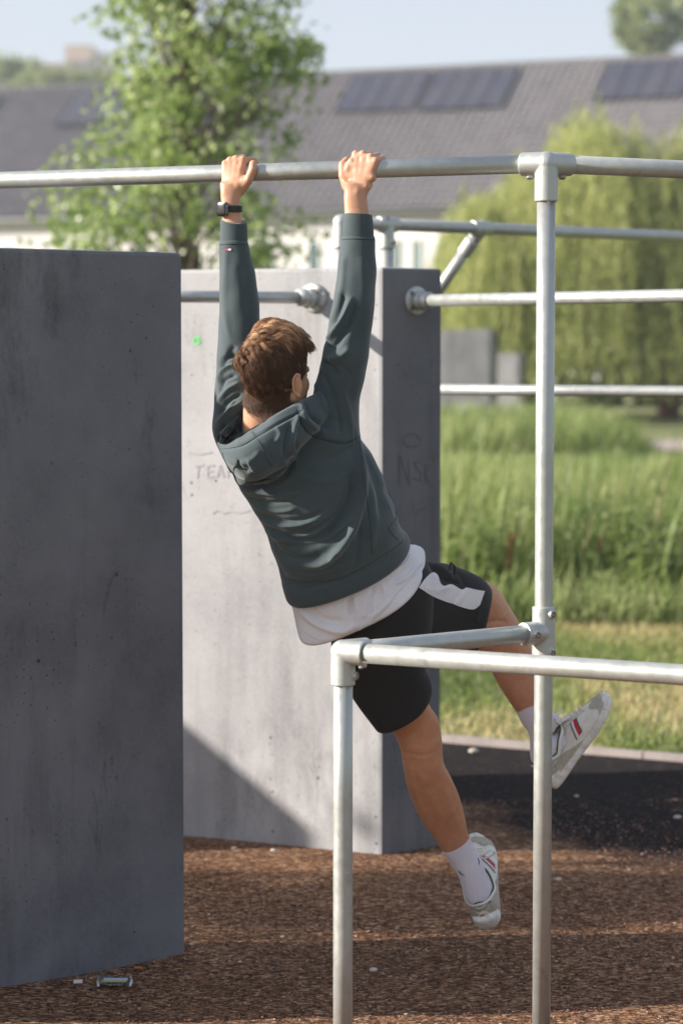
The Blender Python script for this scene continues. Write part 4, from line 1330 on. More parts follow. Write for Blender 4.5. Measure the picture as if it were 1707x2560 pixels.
# tendons, knuckle creases, wrist bone, knee and calf forms
bco = sculpt(bco, bQ, [
    ([(589, 402), (585, 430), (583, 462)], 4, .9), ([(606, 404), (598, 432), (590, 462)], 4, .8), ([(575, 406), (574, 436), (577, 462)], 4, .6),
    ([(598, 402), (595, 412)], 3, -1.0), ([(582, 404), (580, 414)], 3, -1.0), ([(616, 412), (614, 432), (608, 446)], 3, -1.8),
    ([(889, 392), (889, 425), (889, 455)], 4, .9), ([(906, 392), (902, 425), (896, 455)], 4, .8), ([(925, 398), (916, 430), (905, 458)], 4, .6),
    ([(898, 390), (897, 402)], 3, -1.0), ([(916, 392), (913, 404)], 3, -1.0), ([(873, 402), (874, 418)], 3.5, -1.5),
    ([(893, 472), (893, 486)], 6, 2.6), ([(560, 470), (560, 490)], 6, 1.5), ([(868, 520), (912, 522)], 2.5, -.5),
    ([(1014, 1880), (1050, 1889), (1090, 1880)], 5, -1.6), ([(1008, 1898), (1045, 1904)], 4, -.9), ([(1055, 1930), (1075, 1990), (1105, 2050)], 12, 3.2), ([(1118, 1950), (1135, 2000), (1150, 2050)], 8, -2.2), ([(1030, 1900), (1042, 1960), (1062, 2020)], 7, -1.6), ([(1040, 1830), (1048, 1870)], 12, -2.5),
    ([(1025, 1840), (1018, 1880)], 6, 2), ([(1092, 1850), (1090, 1890)], 6, 1.6),
    ([(1212, 1560), (1240, 1553), (1270, 1556)], 6, -3.2), ([(1098, 2070), (1118, 2110)], 6, -1.2)])
# soften the backs of the hands only
hu_px, hv_px = proj(bco)
wh = ((hv_px > 407) & (hv_px < 488) & (((hu_px > 545) & (hu_px < 617)) | ((hu_px > 862) & (hu_px < 944)))).astype(float)
bco = smooth_v(bco, bQ, 9, .5, wh, 0.25)
root_p = P(900, 1500, 6.7)
me = mesh_np('person', bco, bQ)
# hands, neck and head are paler than the tanned legs
cz = bco[bQ].mean(1)[:, 2]
me.materials.append(msk.m); me.materials.append(mtan.m)
me.polygons.foreach_set('material_index', (cz < 1.4).astype(np.int32))
me.transform(Matrix.Translation(-root_p))
person = bpy.data.objects.new('person', me); person.location = root_p
COL.objects.link(person)
tag(person, 'man in dark hoodie and black shorts hanging from the high bar by both hands', 'person')
eye = plain('eye_white', (.75, .72, .68), .2); iris = plain('iris', (.06, .04, .03), .2); lip = plain('lip', (.38, .14, .10), .5)
for s in (-1, 1):
    mb = MB(); ecc = HL(s * .031, .076, .004); mb.ball(ecc, .0125, n=14, m=10); e_ = mb.build('eye', eye, person)
    mb = MB(); mb.ball(ecc + hf_ * .0078, .0062, n=12, m=8); mb.build('iris', iris, e_)
    mb = MB(); mb.tube([HL(s * .014, .092, .024), HL(s * .030, .087, .029), HL(s * .046, .074, .026)], [.003, .004, .002], 6); mb.build('eyebrow', plain('eyebrow_hair', (.10, .06, .035), .8), person)
mb = MB(); mb.tube([HL(-.022, .090, -.060), HL(0, .096, -.059), HL(.022, .090, -.060)], [.003, .0045, .003], 8); mb.build('lips', lip, person)
# ------------------------------------------------------------------ hoodie
def m_fabric(name, c1, c2, rough=.85, sheen=.25, weave=900, bs=.25):
    m = N(name)
    a = m.noise(9, 5, .65); f = m.noise(weave, 2, .6)
    c = m.mix(m.ramp(a, [(.3, 0), (.7, 1)]), c1, c2)
    c = m.mix(m.math('MULTIPLY', m.ramp(m.noise(320, 2, .7), [(.45, 0), (.75, 1)]), .22), c, tuple(q * 1.5 for q in c2))
    m.base(c).set(Roughness=rough)
    m.b.inputs['Sheen Weight'].default_value = sheen; m.b.inputs['Sheen Roughness'].default_value = .5
    m.bump(m.math('ADD', m.math('MULTIPLY', f, .5), m.noise(60, 4, .7)), bs, .0015)
    return m
mh = m_fabric('hoodie_fleece', (.032, .050, .057), (.046, .067, .074)).m
mrib = m_fabric('hoodie_rib', (.030, .047, .054), (.042, .062, .069)).m
mseam = plain('hoodie_seam', (.028, .046, .052), .9)

hd = MB()
# trunk
hd.loft([ring((575, 1075), (872, 1065), .080, 6.545, (0, 10), 2.6), ring((566, 1130), (898, 1095), .105, 6.545, (0, 18), 2.6), ring((585, 1190), (925, 1130), .118, 6.55, (0, 22), 2.5), ring((622, 1255), (950, 1180), .122, 6.56, (0, 28), 2.4),
         ring((655, 1308), (966, 1225), .124, 6.57, (0, 34), 2.4), ring((675, 1365), (988, 1275), .124, 6.585, (0, 40), 2.3), ring((695, 1415), (1000, 1318), .122, 6.60, (-2, 44), 2.3), ring((706, 1448), (1014, 1347), .114, 6.615, (-12, 56), 2.3)], 44, 5)
# right shoulder and sleeve
hd.loft([ring((770, 1150), (905, 1120), .085, 6.55, (0, 10)), ring((782, 1060), (899, 1075), .085, 6.53, (0, 6)), ring((783, 985), (898, 1012), .078, 6.51), ring((797, 925), (908, 965), .068, 6.49), ring((806, 880), (919, 906), .061, YR - .065),
         ring((817, 838), (926, 845), .058, YR - .068), ring((824, 790), (933, 795), .057, YR - .066), ring((835, 740), (938, 742), .055, YR - .062), ring((843, 675), (940, 675), .050, YR - .056), ring((849, 630), (939, 632), .046, YR - .051),
         ring((853, 598), (937, 600), .042, YR - .048), ring((856, 588), (935, 589), .038, YR - .048)], 32)
# left shoulder and sleeve
hd.loft([ring((575, 1180), (700, 1150), .085, 6.57, (0, 10)), ring((534, 1090), (672, 1090), .085, 6.565, (0, 6)), ring((534, 1020), (660, 1010), .075, 6.575), ring((539, 950), (655, 940), .066, 6.59), ring((543, 880), (652, 875), .060, YL - .065),
         ring((546, 820), (650, 815), .057, YL - .06), ring((549, 760), (648, 758), .055, YL - .055), ring((549, 700), (641, 700), .050, YL - .05), ring((548, 655), (632, 656), .045, YL - .047), ring((548, 611), (622, 612), .040, YL - .046), ring((551, 600), (619, 602), .037, YL - .046)], 32)
# shoulders across
hd.loft([ring((592, 1050), (592, 1170), .070, 6.56), ring((640, 1075), (640, 1210), .095, 6.545), ring((740, 1050), (740, 1200), .10, 6.535), ring((830, 1010), (830, 1180), .09, 6.52), ring((880, 1010), (885, 1130), .06, 6.52)], 28)
# hood thrown back: a thick roll round the nape, its pouch hanging on the back
hd.loft([ring((800, 978), (832, 1036), .035, 6.47), ring((758, 998), (790, 1080), .048, 6.435), ring((703, 1030), (745, 1128), .058, 6.405), ring((646, 1064), (700, 1170), .066, 6.385), ring((594, 1096), (640, 1200), .066, 6.385),
         ring((563, 1112), (592, 1190), .056, 6.41), ring((541, 1104), (560, 1150), .035, 6.45)], 28)
hd.loft([ring((545, 1118), (575, 1080), .03, 6.47), ring((556, 1072), (590, 1050), .03, 6.50), ring((575, 1040), (602, 1020), .028, 6.54), ring((600, 1012), (625, 1000), .025, 6.58)], 20)
hd.loft([ring((578, 1130), (760, 1080), .05, 6.42), ring((582, 1175), (745, 1135), .045, 6.42), ring((600, 1208), (715, 1180), .035, 6.43)], 24)
hco, hQ = remesh(hd, .0034, 6)
# hollow between hood and neck
hv_u, hv_v = proj(hco)
folds = [
 # hood: opening edge band, pouch folds
 ([(541, 1106), (600, 1093), (650, 1062), (700, 1035), (760, 1004)], 6, 3.0), ([(545, 1122), (600, 1114), (650, 1085), (700, 1056), (770, 1020)], 3.5, -2.4),
 ([(556, 1140), (590, 1160), (628, 1150), (650, 1128)], 7, 2.0), ([(588, 1196), (620, 1206), (662, 1198), (700, 1175), (718, 1140), (725, 1090)], 7, 5.0),
 ([(600, 1216), (650, 1217), (700, 1200), (728, 1165), (742, 1100)], 6, -5.0), ([(596, 1150), (604, 1172), (622, 1180)], 4, -3.5), ([(622, 1150), (632, 1172), (640, 1176)], 4, 3),
 ([(740, 1160), (728, 1120), (735, 1070), (750, 1035)], 6, 4.5), ([(718, 1160), (712, 1110), (725, 1060)], 7, -4.5), ([(690, 1065), (700, 1085), (690, 1105)], 5, 2.5),
 # yoke seam and folds under the right armpit
 ([(745, 1020), (752, 1055), (775, 1085), (810, 1100), (860, 1108), (895, 1092)], 3.0, -3.2), ([(752, 1010), (765, 1050), (795, 1075), (820, 1082)], 7, 4.5),
 ([(760, 1000), (775, 1040), (800, 1062)], 5, -3), ([(795, 1055), (800, 1040), (790, 1030)], 8, 2.2), ([(838, 1010), (848, 1050), (850, 1085)], 6, -3.0), ([(862, 980), (872, 1030), (880, 1075)], 7, 2.2),
 # side drape from the right armpit down to the hem
 ([(893, 1080), (900, 1150), (905, 1230), (890, 1300), (850, 1370), (800, 1410), (735, 1408)], 11, 8.5), ([(898, 1090), (925, 1160), (945, 1230), (955, 1300)], 12, -4.0),
 ([(880, 1180), (870, 1260), (825, 1330), (770, 1355), (700, 1345)], 13, -8), ([(915, 1110), (945, 1165), (968, 1230), (985, 1290)], 8, 3.5),
 ([(905, 1240), (900, 1300), (895, 1370), (885, 1420)], 7, -2.5), ([(925, 1200), (935, 1290), (925, 1370)], 12, 3),
 # cross folds of the back
 ([(604, 1222), (650, 1232), (700, 1238), (750, 1234)], 5, 3.2), ([(618, 1243), (670, 1256), (730, 1252)], 5, -3.0), ([(632, 1264), (690, 1279), (740, 1272)], 5, 2.2),
 ([(645, 1285), (700, 1300), (760, 1297), (810, 1275)], 5, -2.6), ([(655, 1300), (690, 1312), (740, 1314), (800, 1298)], 5, 3.2), ([(662, 1318), (720, 1334), (790, 1322), (850, 1280)], 5, -3.2),
 ([(670, 1330), (710, 1352), (770, 1358), (830, 1338), (880, 1290)], 6, 4.5), ([(672, 1348), (705, 1385), (760, 1398), (800, 1388)], 7, -4.0), ([(664, 1330), (672, 1372), (690, 1410), (712, 1440)], 7, -4.2),
 ([(700, 1320), (750, 1342), (800, 1330)], 5, 2.2), ([(690, 1395), (730, 1432), (800, 1436), (860, 1410), (920, 1370)], 8, 2.2), ([(745, 1190), (800, 1205), (850, 1195)], 10, 1.8), ([(620, 1200), (680, 1222), (740, 1215)], 5, -2.0),
 ([(820, 1400), (835, 1380), (855, 1362)], 5, 3), ([(960, 1215), (978, 1262), (992, 1290)], 5, -3.5),
 # right sleeve
 ([(878, 745), (860, 790), (835, 830), (818, 855)], 6, 5.5), ([(860, 735), (846, 775), (828, 815)], 7, -5.5), ([(892, 760), (872, 810), (850, 850), (822, 880)], 8, -4.0), ([(818, 842), (814, 856), (824, 868)], 3, -4),
 ([(875, 870), (850, 890), (820, 900)], 9, 4.2), ([(806, 902), (830, 915), (850, 940)], 4.5, -4.5), ([(795, 925), (820, 960), (840, 1010)], 6, -3.2), ([(905, 800), (895, 880), (880, 960), (870, 1010)], 14, -2.2),
 ([(860, 640), (856, 700), (850, 740)], 7, 2.0), ([(905, 640), (912, 720), (915, 800)], 12, 1.2), ([(785, 955), (800, 985), (810, 1020)], 6, 3.0), ([(835, 905), (862, 925), (880, 935)], 7, -2.0),
 # left sleeve and shoulder folds
 ([(548, 925), (560, 900), (580, 885), (600, 890)], 6, -6), ([(546, 960), (556, 930), (580, 915), (600, 920)], 5, 4.5), ([(546, 985), (562, 950), (590, 938)], 5, -4), ([(545, 1010), (570, 975), (600, 960)], 6, 4),
 ([(543, 1040), (570, 1005), (604, 985)], 5, -4), ([(541, 1062), (575, 1025), (608, 1003)], 5, 3.5), ([(540, 1085), (575, 1050), (605, 1024)], 5, -4), ([(590, 900), (575, 880), (590, 868)], 8, -3),
 ([(566, 620), (562, 700), (562, 780), (575, 850)], 8, 1.6), ([(600, 660), (612, 720), (618, 780)], 10, -1.2), ([(610, 900), (590, 870)], 6, 2),
 ([(551, 1160), (562, 1185), (572, 1205)], 4, -3), ([(585, 1000), (570, 1030), (550, 1060)], 4, 2.5),
]
hco = sculpt(hco, hQ, folds, 2.3)
# sink the pocket of shade between hood edge and neck
hu2, hv2 = proj(hco)
cav = [((560, 1098), 13), ((578, 1085), 17), ((600, 1072), 22), ((625, 1055), 22), ((650, 1038), 18), ((615, 1045), 16)]
hn = normals(hco, hQ)
dep = np.zeros(len(hco))
for (a, b), w in cav: dep = np.maximum(dep, np.exp(-((hu2 - a) ** 2 + (hv2 - b) ** 2) / (w * w)))
dep *= np.clip(-hn[:, 1] * 1.5 + .4, 0, 1) * (hco[:, 1] < 6.56)
hco[:, 1] += dep * .055
# fine, irregular fabric relief
rr_ = rng(77)
ph = rr_.uniform(0, 6.28, 8)
fx = sum(np.sin(hco[:, 0] * a + hco[:, 2] * b + hco[:, 1] * c_ + p) for a, b, c_, p in [(31, 47, 22, ph[0]), (-43, 61, 19, ph[1]), (70, 22, 41, ph[2]), (18, 83, -35, ph[3]), (90, -71, 30, ph[4])])
hco = hco + hn * (fx * .00035)[:, None]
hco = smooth_v(hco, hQ, 1, .4)
hoodie = solid('hoodie', hco, hQ, mh, person)
hb = bvh_of(hco, hQ)

# ribbed hem and cuffs, with vertical ribs
def ribband(name, rings, n, ribs, amp, mat, parent, sub=6):
    mb = MB(); mb.loft(rings, n, sub)
    V, fs = mb.arrays()
    L = (len(V) - 2) // n
    for i in range(L):
        c = V[i * n:(i + 1) * n].mean(0)
        for k in range(n):
            d = V[i * n + k] - c
            V[i * n + k] += d / np.linalg.norm(d) * amp * math.cos(2 * math.pi * k * ribs / n)
    return solid(name, V, fs, mat, parent)
ribband('hem_band', [ring((704, 1436), (1008, 1340), .108, 6.612, (-10, 54)), ring((705, 1446), (1014, 1346), .118, 6.615, (-12, 58), 2.3), ring((710, 1462), (1020, 1356), .118, 6.618, (-15, 63), 2.3), ring((716, 1477), (1024, 1368), .116, 6.622, (-18, 68), 2.3),
                     ring((721, 1484), (1022, 1374), .108, 6.624, (-18, 68), 2.3)], 320, 106, .00022, mrib, hoodie)
ribband('cuff', [ring((555, 614), (615, 614), .032, YL - .046), ring((551, 604), (619, 606), .0365, YL - .046), ring((551, 575), (619, 578), .034, YL - .046), ring((551, 552), (617, 558), .0325, YL - .046, (0, 6)), ring((553, 549), (614, 555), .030, YL - .046, (0, 6))], 180, 60, .00022, mrib, hoodie)
ribband('cuff', [ring((861, 602), (930, 603), .034, YR - .048), ring((857, 592), (934, 594), .0385, YR - .048), ring((857, 560), (933, 563), .037, YR - .047), ring((860, 537), (930, 540), .035, YR - .046, (0, -3)), ring((862, 535), (927, 538), .032, YR - .046, (0, -3))], 180, 60, .00022, mrib, hoodie)
def stitch(pts, r=.0011, name='seam', mat=mseam, par=None, bv=None):
    hs, r = seam(bv or hb, pts, r)
    if len(hs) > 2:
        mb = MB(); mb.tube(hs, r, 6); mb.build(name, mat, par or hoodie)
for s_ in ([(712, 1446), (760, 1455), (830, 1450), (880, 1432), (930, 1405), (985, 1370), (1008, 1352)],
           [(747, 1015), (754, 1055), (777, 1087), (812, 1102), (862, 1110), (893, 1094)],
           [(631, 1080), (652, 1112), (668, 1148), (682, 1165)],
           [(897, 1090), (903, 1140), (912, 1220), (925, 1310), (930, 1385)],
           [(545, 1124), (600, 1115), (652, 1086), (702, 1057), (760, 1022)],
           [(594, 1148), (592, 1160), (584, 1172), (586, 1190), (594, 1206)],
           [(549, 612), (585, 610), (622, 612)], [(854, 599), (895, 597), (937, 600)], [(556, 1130), (562, 1150), (572, 1172)]):
    stitch(s_)
# kangaroo pocket edge at the right side
mb = MB(); hs, _ = seam(hb, [(968, 1228), (985, 1262), (992, 1290), (978, 1312), (972, 1322), (985, 1340), (996, 1350)], .003)
mb.tube(hs, .0022, 8); mb.build('pocket_edge', mh, hoodie)
# small flag on the left cuff
for nm, u0, u1, c in (('flag_red', 564, 571, (.45, .02, .04)), ('flag_white', 571, 578, (.75, .75, .75))):
    V, Qs = patch(hb, [(u0, 621.5), (u1, 621.5)], [(u0, 626.5), (u1, 626.5)], 3, 3, .001)
    solid(nm, V, np.array(Qs), plain(nm, c, .7), hoodie)
V, Qs = patch(hb, [(563, 620), (579, 620)], [(563, 621.3), (579, 621.3)], 3, 2, .0008); V2, Q2 = patch(hb, [(563, 626.7), (579, 626.7)], [(563, 628), (579, 628)], 3, 2, .0008)
mb = MB(); mb.add(V, Qs); mb.add(V2, Q2); mb.build('flag_navy', plain('flag_navy', (.02, .03, .10), .7), hoodie)

# ------------------------------------------------------------------ T-shirt
mt = m_fabric('white_cotton', (.62, .60, .63), (.70, .68, .70), .9, .1, 1200, .15).m
ts = MB()
ts.loft([ring((728, 1440), (1000, 1330), .092, 6.63, (-8, 44)), ring((728, 1484), (1020, 1372), .104, 6.64, (-14, 62)), ring((734, 1515), (1040, 1394), .108, 6.645, (-14, 76)), ring((742, 1538), (1054, 1408), .110, 6.65, (-16, 84), 2.5), ring((750, 1552), (1061, 1417), .110, 6.655, (-18, 92), 2.9), ring((754, 1555), (1059, 1421), .102, 6.66, (-17, 92), 2.9)], 44)
tco, tQ = remesh(ts, .0036, 4)
tco = sculpt(tco, tQ, [([(745, 1520), (790, 1560), (850, 1580), (893, 1560)], 8, 4), ([(770, 1510), (800, 1545), (860, 1555)], 8, -4.5), ([(885, 1490), (893, 1540), (898, 1575)], 6, 4.5), ([(873, 1490), (878, 1540)], 6, -4),
    ([(1030, 1385), (1010, 1412), (960, 1440), (930, 1452)], 4.5, 3.6), ([(1040, 1394), (1020, 1424), (975, 1452)], 4, -3.5), ([(1050, 1405), (1020, 1440), (985, 1462)], 4.5, 3.6), ([(1056, 1412), (1030, 1445)], 3, -3),
    ([(935, 1465), (925, 1505), (925, 1540)], 6, -3.5), ([(955, 1462), (960, 1490), (940, 1520)], 6, 3.5), ([(925, 1545), (950, 1525), (975, 1500)], 6, 3.5), ([(915, 1500), (908, 1545)], 7, 2.5), ([(1018, 1378), (1000, 1400), (960, 1425)], 4, -2.5)], 1.9)
tco = smooth_v(tco, tQ, 1, .4)
tshirt = solid('t_shirt', tco, tQ, mt, person)
tb_ = bvh_of(tco, tQ)
mts = plain('shirt_hem_thread', (.54, .52, .55), .9)
stitch([(762, 1580), (790, 1598), (830, 1604), (876, 1598), (916, 1568), (956, 1526), (998, 1478), (1036, 1438)], .0008, 'hem_stitch', mts, tshirt, tb_)

# ------------------------------------------------------------------ shorts
mb_k = N('black_shorts_cloth'); mb_k.base(mb_k.mix(mb_k.noise(20, 4), (.0055, .005, .006), (.009, .0085, .0095))).set(Roughness=.82)
mb_k.b.inputs['Sheen Weight'].default_value = .04
mb_k.bump(mb_k.noise(500, 2), .2, .001)
sh_ = MB()
sh_.loft([ring((835, 1520), (1060, 1404), .108, 6.68, (4, 40)), ring((828, 1590), (1082, 1440), .118, 6.70, (4, 40)), ring((830, 1640), (1080, 1560), .118, 6.715, (0, 25)), ring((845, 1690), (1062, 1660), .108, 6.74, (0, 16)), ring((868, 1725), (1074, 1698), .100, 6.755, (0, 14)),
          ring((895, 1765), (1080, 1724), .096, 6.77, (0, 18)), ring((922, 1800), (1076, 1745), .092, 6.78, (2, 24)), ring((937, 1819), (1067, 1757), .088, 6.785, (4, 28)), ring((941, 1822), (1062, 1760), .078, 6.79, (4, 28))], 40)
sh_.loft([ring((985, 1415), (900, 1640), .115, 6.71), ring((1050, 1403), (985, 1665), .115, 6.76), ring((1110, 1408), (1062, 1672), .110, 6.83), ring((1160, 1424), (1130, 1656), .104, 6.90), ring((1205, 1446), (1172, 1640), .097, 6.95), ring((1225, 1468), (1190, 1630), .092, 6.985, (6, 8)), ring((1229, 1478), (1193, 1622), .082, 7.0, (6, 8))], 40)
sco, sQ = remesh(sh_, .0038, 4)
sco = sculpt(sco, sQ, [([(1070, 1412), (1090, 1430), (1115, 1452), (1150, 1460)], 6, -5), ([(1085, 1408), (1110, 1425), (1130, 1445)], 6, 4.5), ([(1120, 1412), (1150, 1440), (1165, 1468)], 6, -3.5), ([(1062, 1470), (1095, 1478), (1128, 1462)], 5, 3.5), ([(1140, 1512), (1155, 1490), (1166, 1470)], 4.5, 4), ([(1128, 1510), (1145, 1486)], 4, -3),
    ([(1010, 1680), (980, 1720), (930, 1760)], 12, 2.5), ([(1060, 1700), (1020, 1740), (980, 1790)], 10, -2), ([(1000, 1500), (960, 1560), (900, 1640)], 14, 2.5), ([(1180, 1540), (1120, 1580), (1060, 1600)], 12, -2.5), ([(1200, 1500), (1190, 1560)], 8, 2)])
shorts = solid('shorts', sco, sQ, mb_k.m, person)
sb = bvh_of(sco, sQ)
V, Qs = patch(sb, [(1046, 1468), (1060, 1448), (1078, 1432), (1092, 1438), (1098, 1455), (1108, 1465), (1128, 1462), (1152, 1474), (1166, 1470), (1190, 1475), (1210, 1478)],
              [(1047, 1470), (1060, 1478), (1075, 1488), (1092, 1496), (1110, 1503), (1128, 1509), (1145, 1515), (1160, 1520), (1174, 1523), (1186, 1522), (1198, 1512)], 50, 14, .0022)
solid('side_panel', V, np.array(Qs), mt, shorts)
mb = MB(); w0 = P(1122, 1424, 6.72); mb.tube([w0, w0 + Vector((.004, -.03, .022)), w0 + Vector((.014, -.035, .012)), w0 + Vector((.014, -.028, -.012))], .0028, 8)
mb.build('drawstring', mb_k.m, shorts)

# ------------------------------------------------------------------ watch
mwb = plain('watch_strap_black', (.012, .012, .014), .55); mwc = plain('watch_case_grey', (.16, .17, .19), .28, .9); mws = plain('watch_screen', (.006, .007, .008), .22)
wt = ribband('watch', [ring((553, 513), (604, 514), .0235, YL - .046), ring((552, 515), (606, 516), .0250, YL - .046), ring((552.5, 528), (606, 529), .0250, YL - .046), ring((554, 530), (605, 531), .0235, YL - .046)], 48, 1, 0, mwb, person)
wc_ = P(556, 523, YL - .066)
wn_ = Vector((-.62, -.78, .02)).normalized(); wx = UP.cross(wn_).normalized(); wu = wn_.cross(wx)
def rbox(c, ax, ay, az, e=4.5, n=32):
    rs_ = []
    for k in range(9):
        t = -1 + 2 * k / 8; s = (1 - abs(t) ** e) ** (1 / e)
        rs_.append((c + az * t, ax * max(s, .02), ay * max(s, .02), 4.5))
    mb = MB(); mb.loft(rs_, n, 2); return mb
rbox(wc_, wx * .0175, wu * .0195, wn_ * .0062).build('watch_case', mwc, wt)
rbox(wc_ + wn_ * .0046, wx * .0155, wu * .0175, wn_ * .0030).build('watch_screen', mws, wt)
mb = MB(); cp = wc_ + wx * .0178 + wu * .006; mb.tube([cp, cp + wx * .003], .0032, 12); mb.build('watch_crown', mwc, wt)

# ------------------------------------------------------------------ socks
msk_ = N('white_sock'); msk_.base((.64, .60, .66)).set(Roughness=.92)
msk_.bump(msk_.noise(500, 2), .3, .001)
def sock(rings, marks, nm):
    s = ribband('sock', rings, 160, 40, .0007, msk_.m, person, 8)
    mb = MB(); r0 = rings[1]
    n = 60; pts = [r0[0] + r0[1] * math.cos(2 * math.pi * k / n) + r0[2] * math.sin(2 * math.pi * k / n) for k in range(n + 1)]
    mb.tube(pts, .0018, 6, cap=False); mb.build('sock_top', msk_.m, s)
    me_ = s.data; co = np.empty(len(me_.vertices) * 3); me_.vertices.foreach_get('co', co); co = co.reshape(-1, 3)
    Qa = [tuple(p.vertices) for p in me_.polygons]
    bv = BVHTree.FromPolygons([tuple(c) for c in co], Qa)
    for mk_ in marks:
        hs, _ = seam(bv, mk_, .001)
        if len(hs) > 2:
            mb = MB(); mb.tube(hs, [.0008 + .0011 * math.sin(math.pi * i / (len(hs) - 1)) for i in range(len(hs))], 6)
            mb.build('sock_mark', M['teal'], s)
    return s
M['teal'] = plain('dark_teal', (.008, .06, .06), .7)
sock([ring((1109, 2131), (1171, 2096), .034, 7.0, (0, 14)), ring((1106, 2128), (1174, 2091), .0385, 7.0, (2, 15)), ring((1116, 2142), (1179, 2106), .0375, 7.003, (2, 14)), ring((1130, 2165), (1192, 2132), .037, 7.01, (2, 12)), ring((1146, 2192), (1208, 2162), .040, 7.015, (2, 10)),
      (FP(LF, .060, 0, .088), -LF[3] * .038, -LF[1] * .050, 2.2), (FP(LF, .070, 0, .066), -LF[3] * .0385, -LF[1] * .058, 2.3), (FP(LF, .074, 0, .048), -LF[3] * .034, -LF[1] * .058, 2.3)],
     [[(1193.5, 2144), (1196, 2152), (1197.5, 2163)], [(1146, 2177), (1152, 2184), (1161, 2189)]], 'l')
sock([ring((1368, 1750), (1294, 1782), .034, 7.12), ring((1370, 1754), (1290, 1779), .0385, 7.12), ring((1381, 1780), (1303, 1806), .037, 7.12), ring((1404, 1802), (1322, 1838), .038, 7.12), (FP(RF, .066, 0, .090), -RF[1] * .050, -RF[3] * .038, 2.2), (FP(RF, .076, 0, .066), -RF[1] * .062, -RF[3] * .0385, 2.3), (FP(RF, .078, 0, .048), -RF[1] * .060, -RF[3] * .034, 2.3)], [], 'r')

# ------------------------------------------------------------------ shoes
def m_shoe(name, c1, c2, rough=.55):
    m = N(name); m.base(m.mix(m.ramp(m.noise(45, 5, .7), [(.42, 0), (.66, 1)]), c1, c2)).set(Roughness=rough); m.bump(m.noise(300, 2), .1, .001); return m.m
mup = m_shoe('shoe_leather', (.74, .71, .64), (.60, .57, .50)); msu = m_shoe('shoe_suede', (.44, .40, .325), (.34, .305, .24), .9)
mso = m_shoe('shoe_sole', (.78, .76, .73), (.54, .50, .44), .6); mred = plain('shoe_red', (.50, .015, .02), .6); mlace = plain('shoe_lace', (.74, .71, .64), .9)
UPP = [  # x, half width, top height, base height, squareness
    (.004, .018, .055, .020), (.012, .029, .058, .020), (.03, .0345, .058, .020), (.06, .036, .057, .020), (.09, .037, .058, .020), (.12, .039, .062, .021), (.145, .0415, .074, .022), (.165, .043, .078, .022), (.19, .046, .071, .023), (.215, .047, .063, .024),
    (.24, .045, .056, .027), (.265, .038, .050, .030), (.282, .024, .045, .033), (.288, .010, .040, .035)]
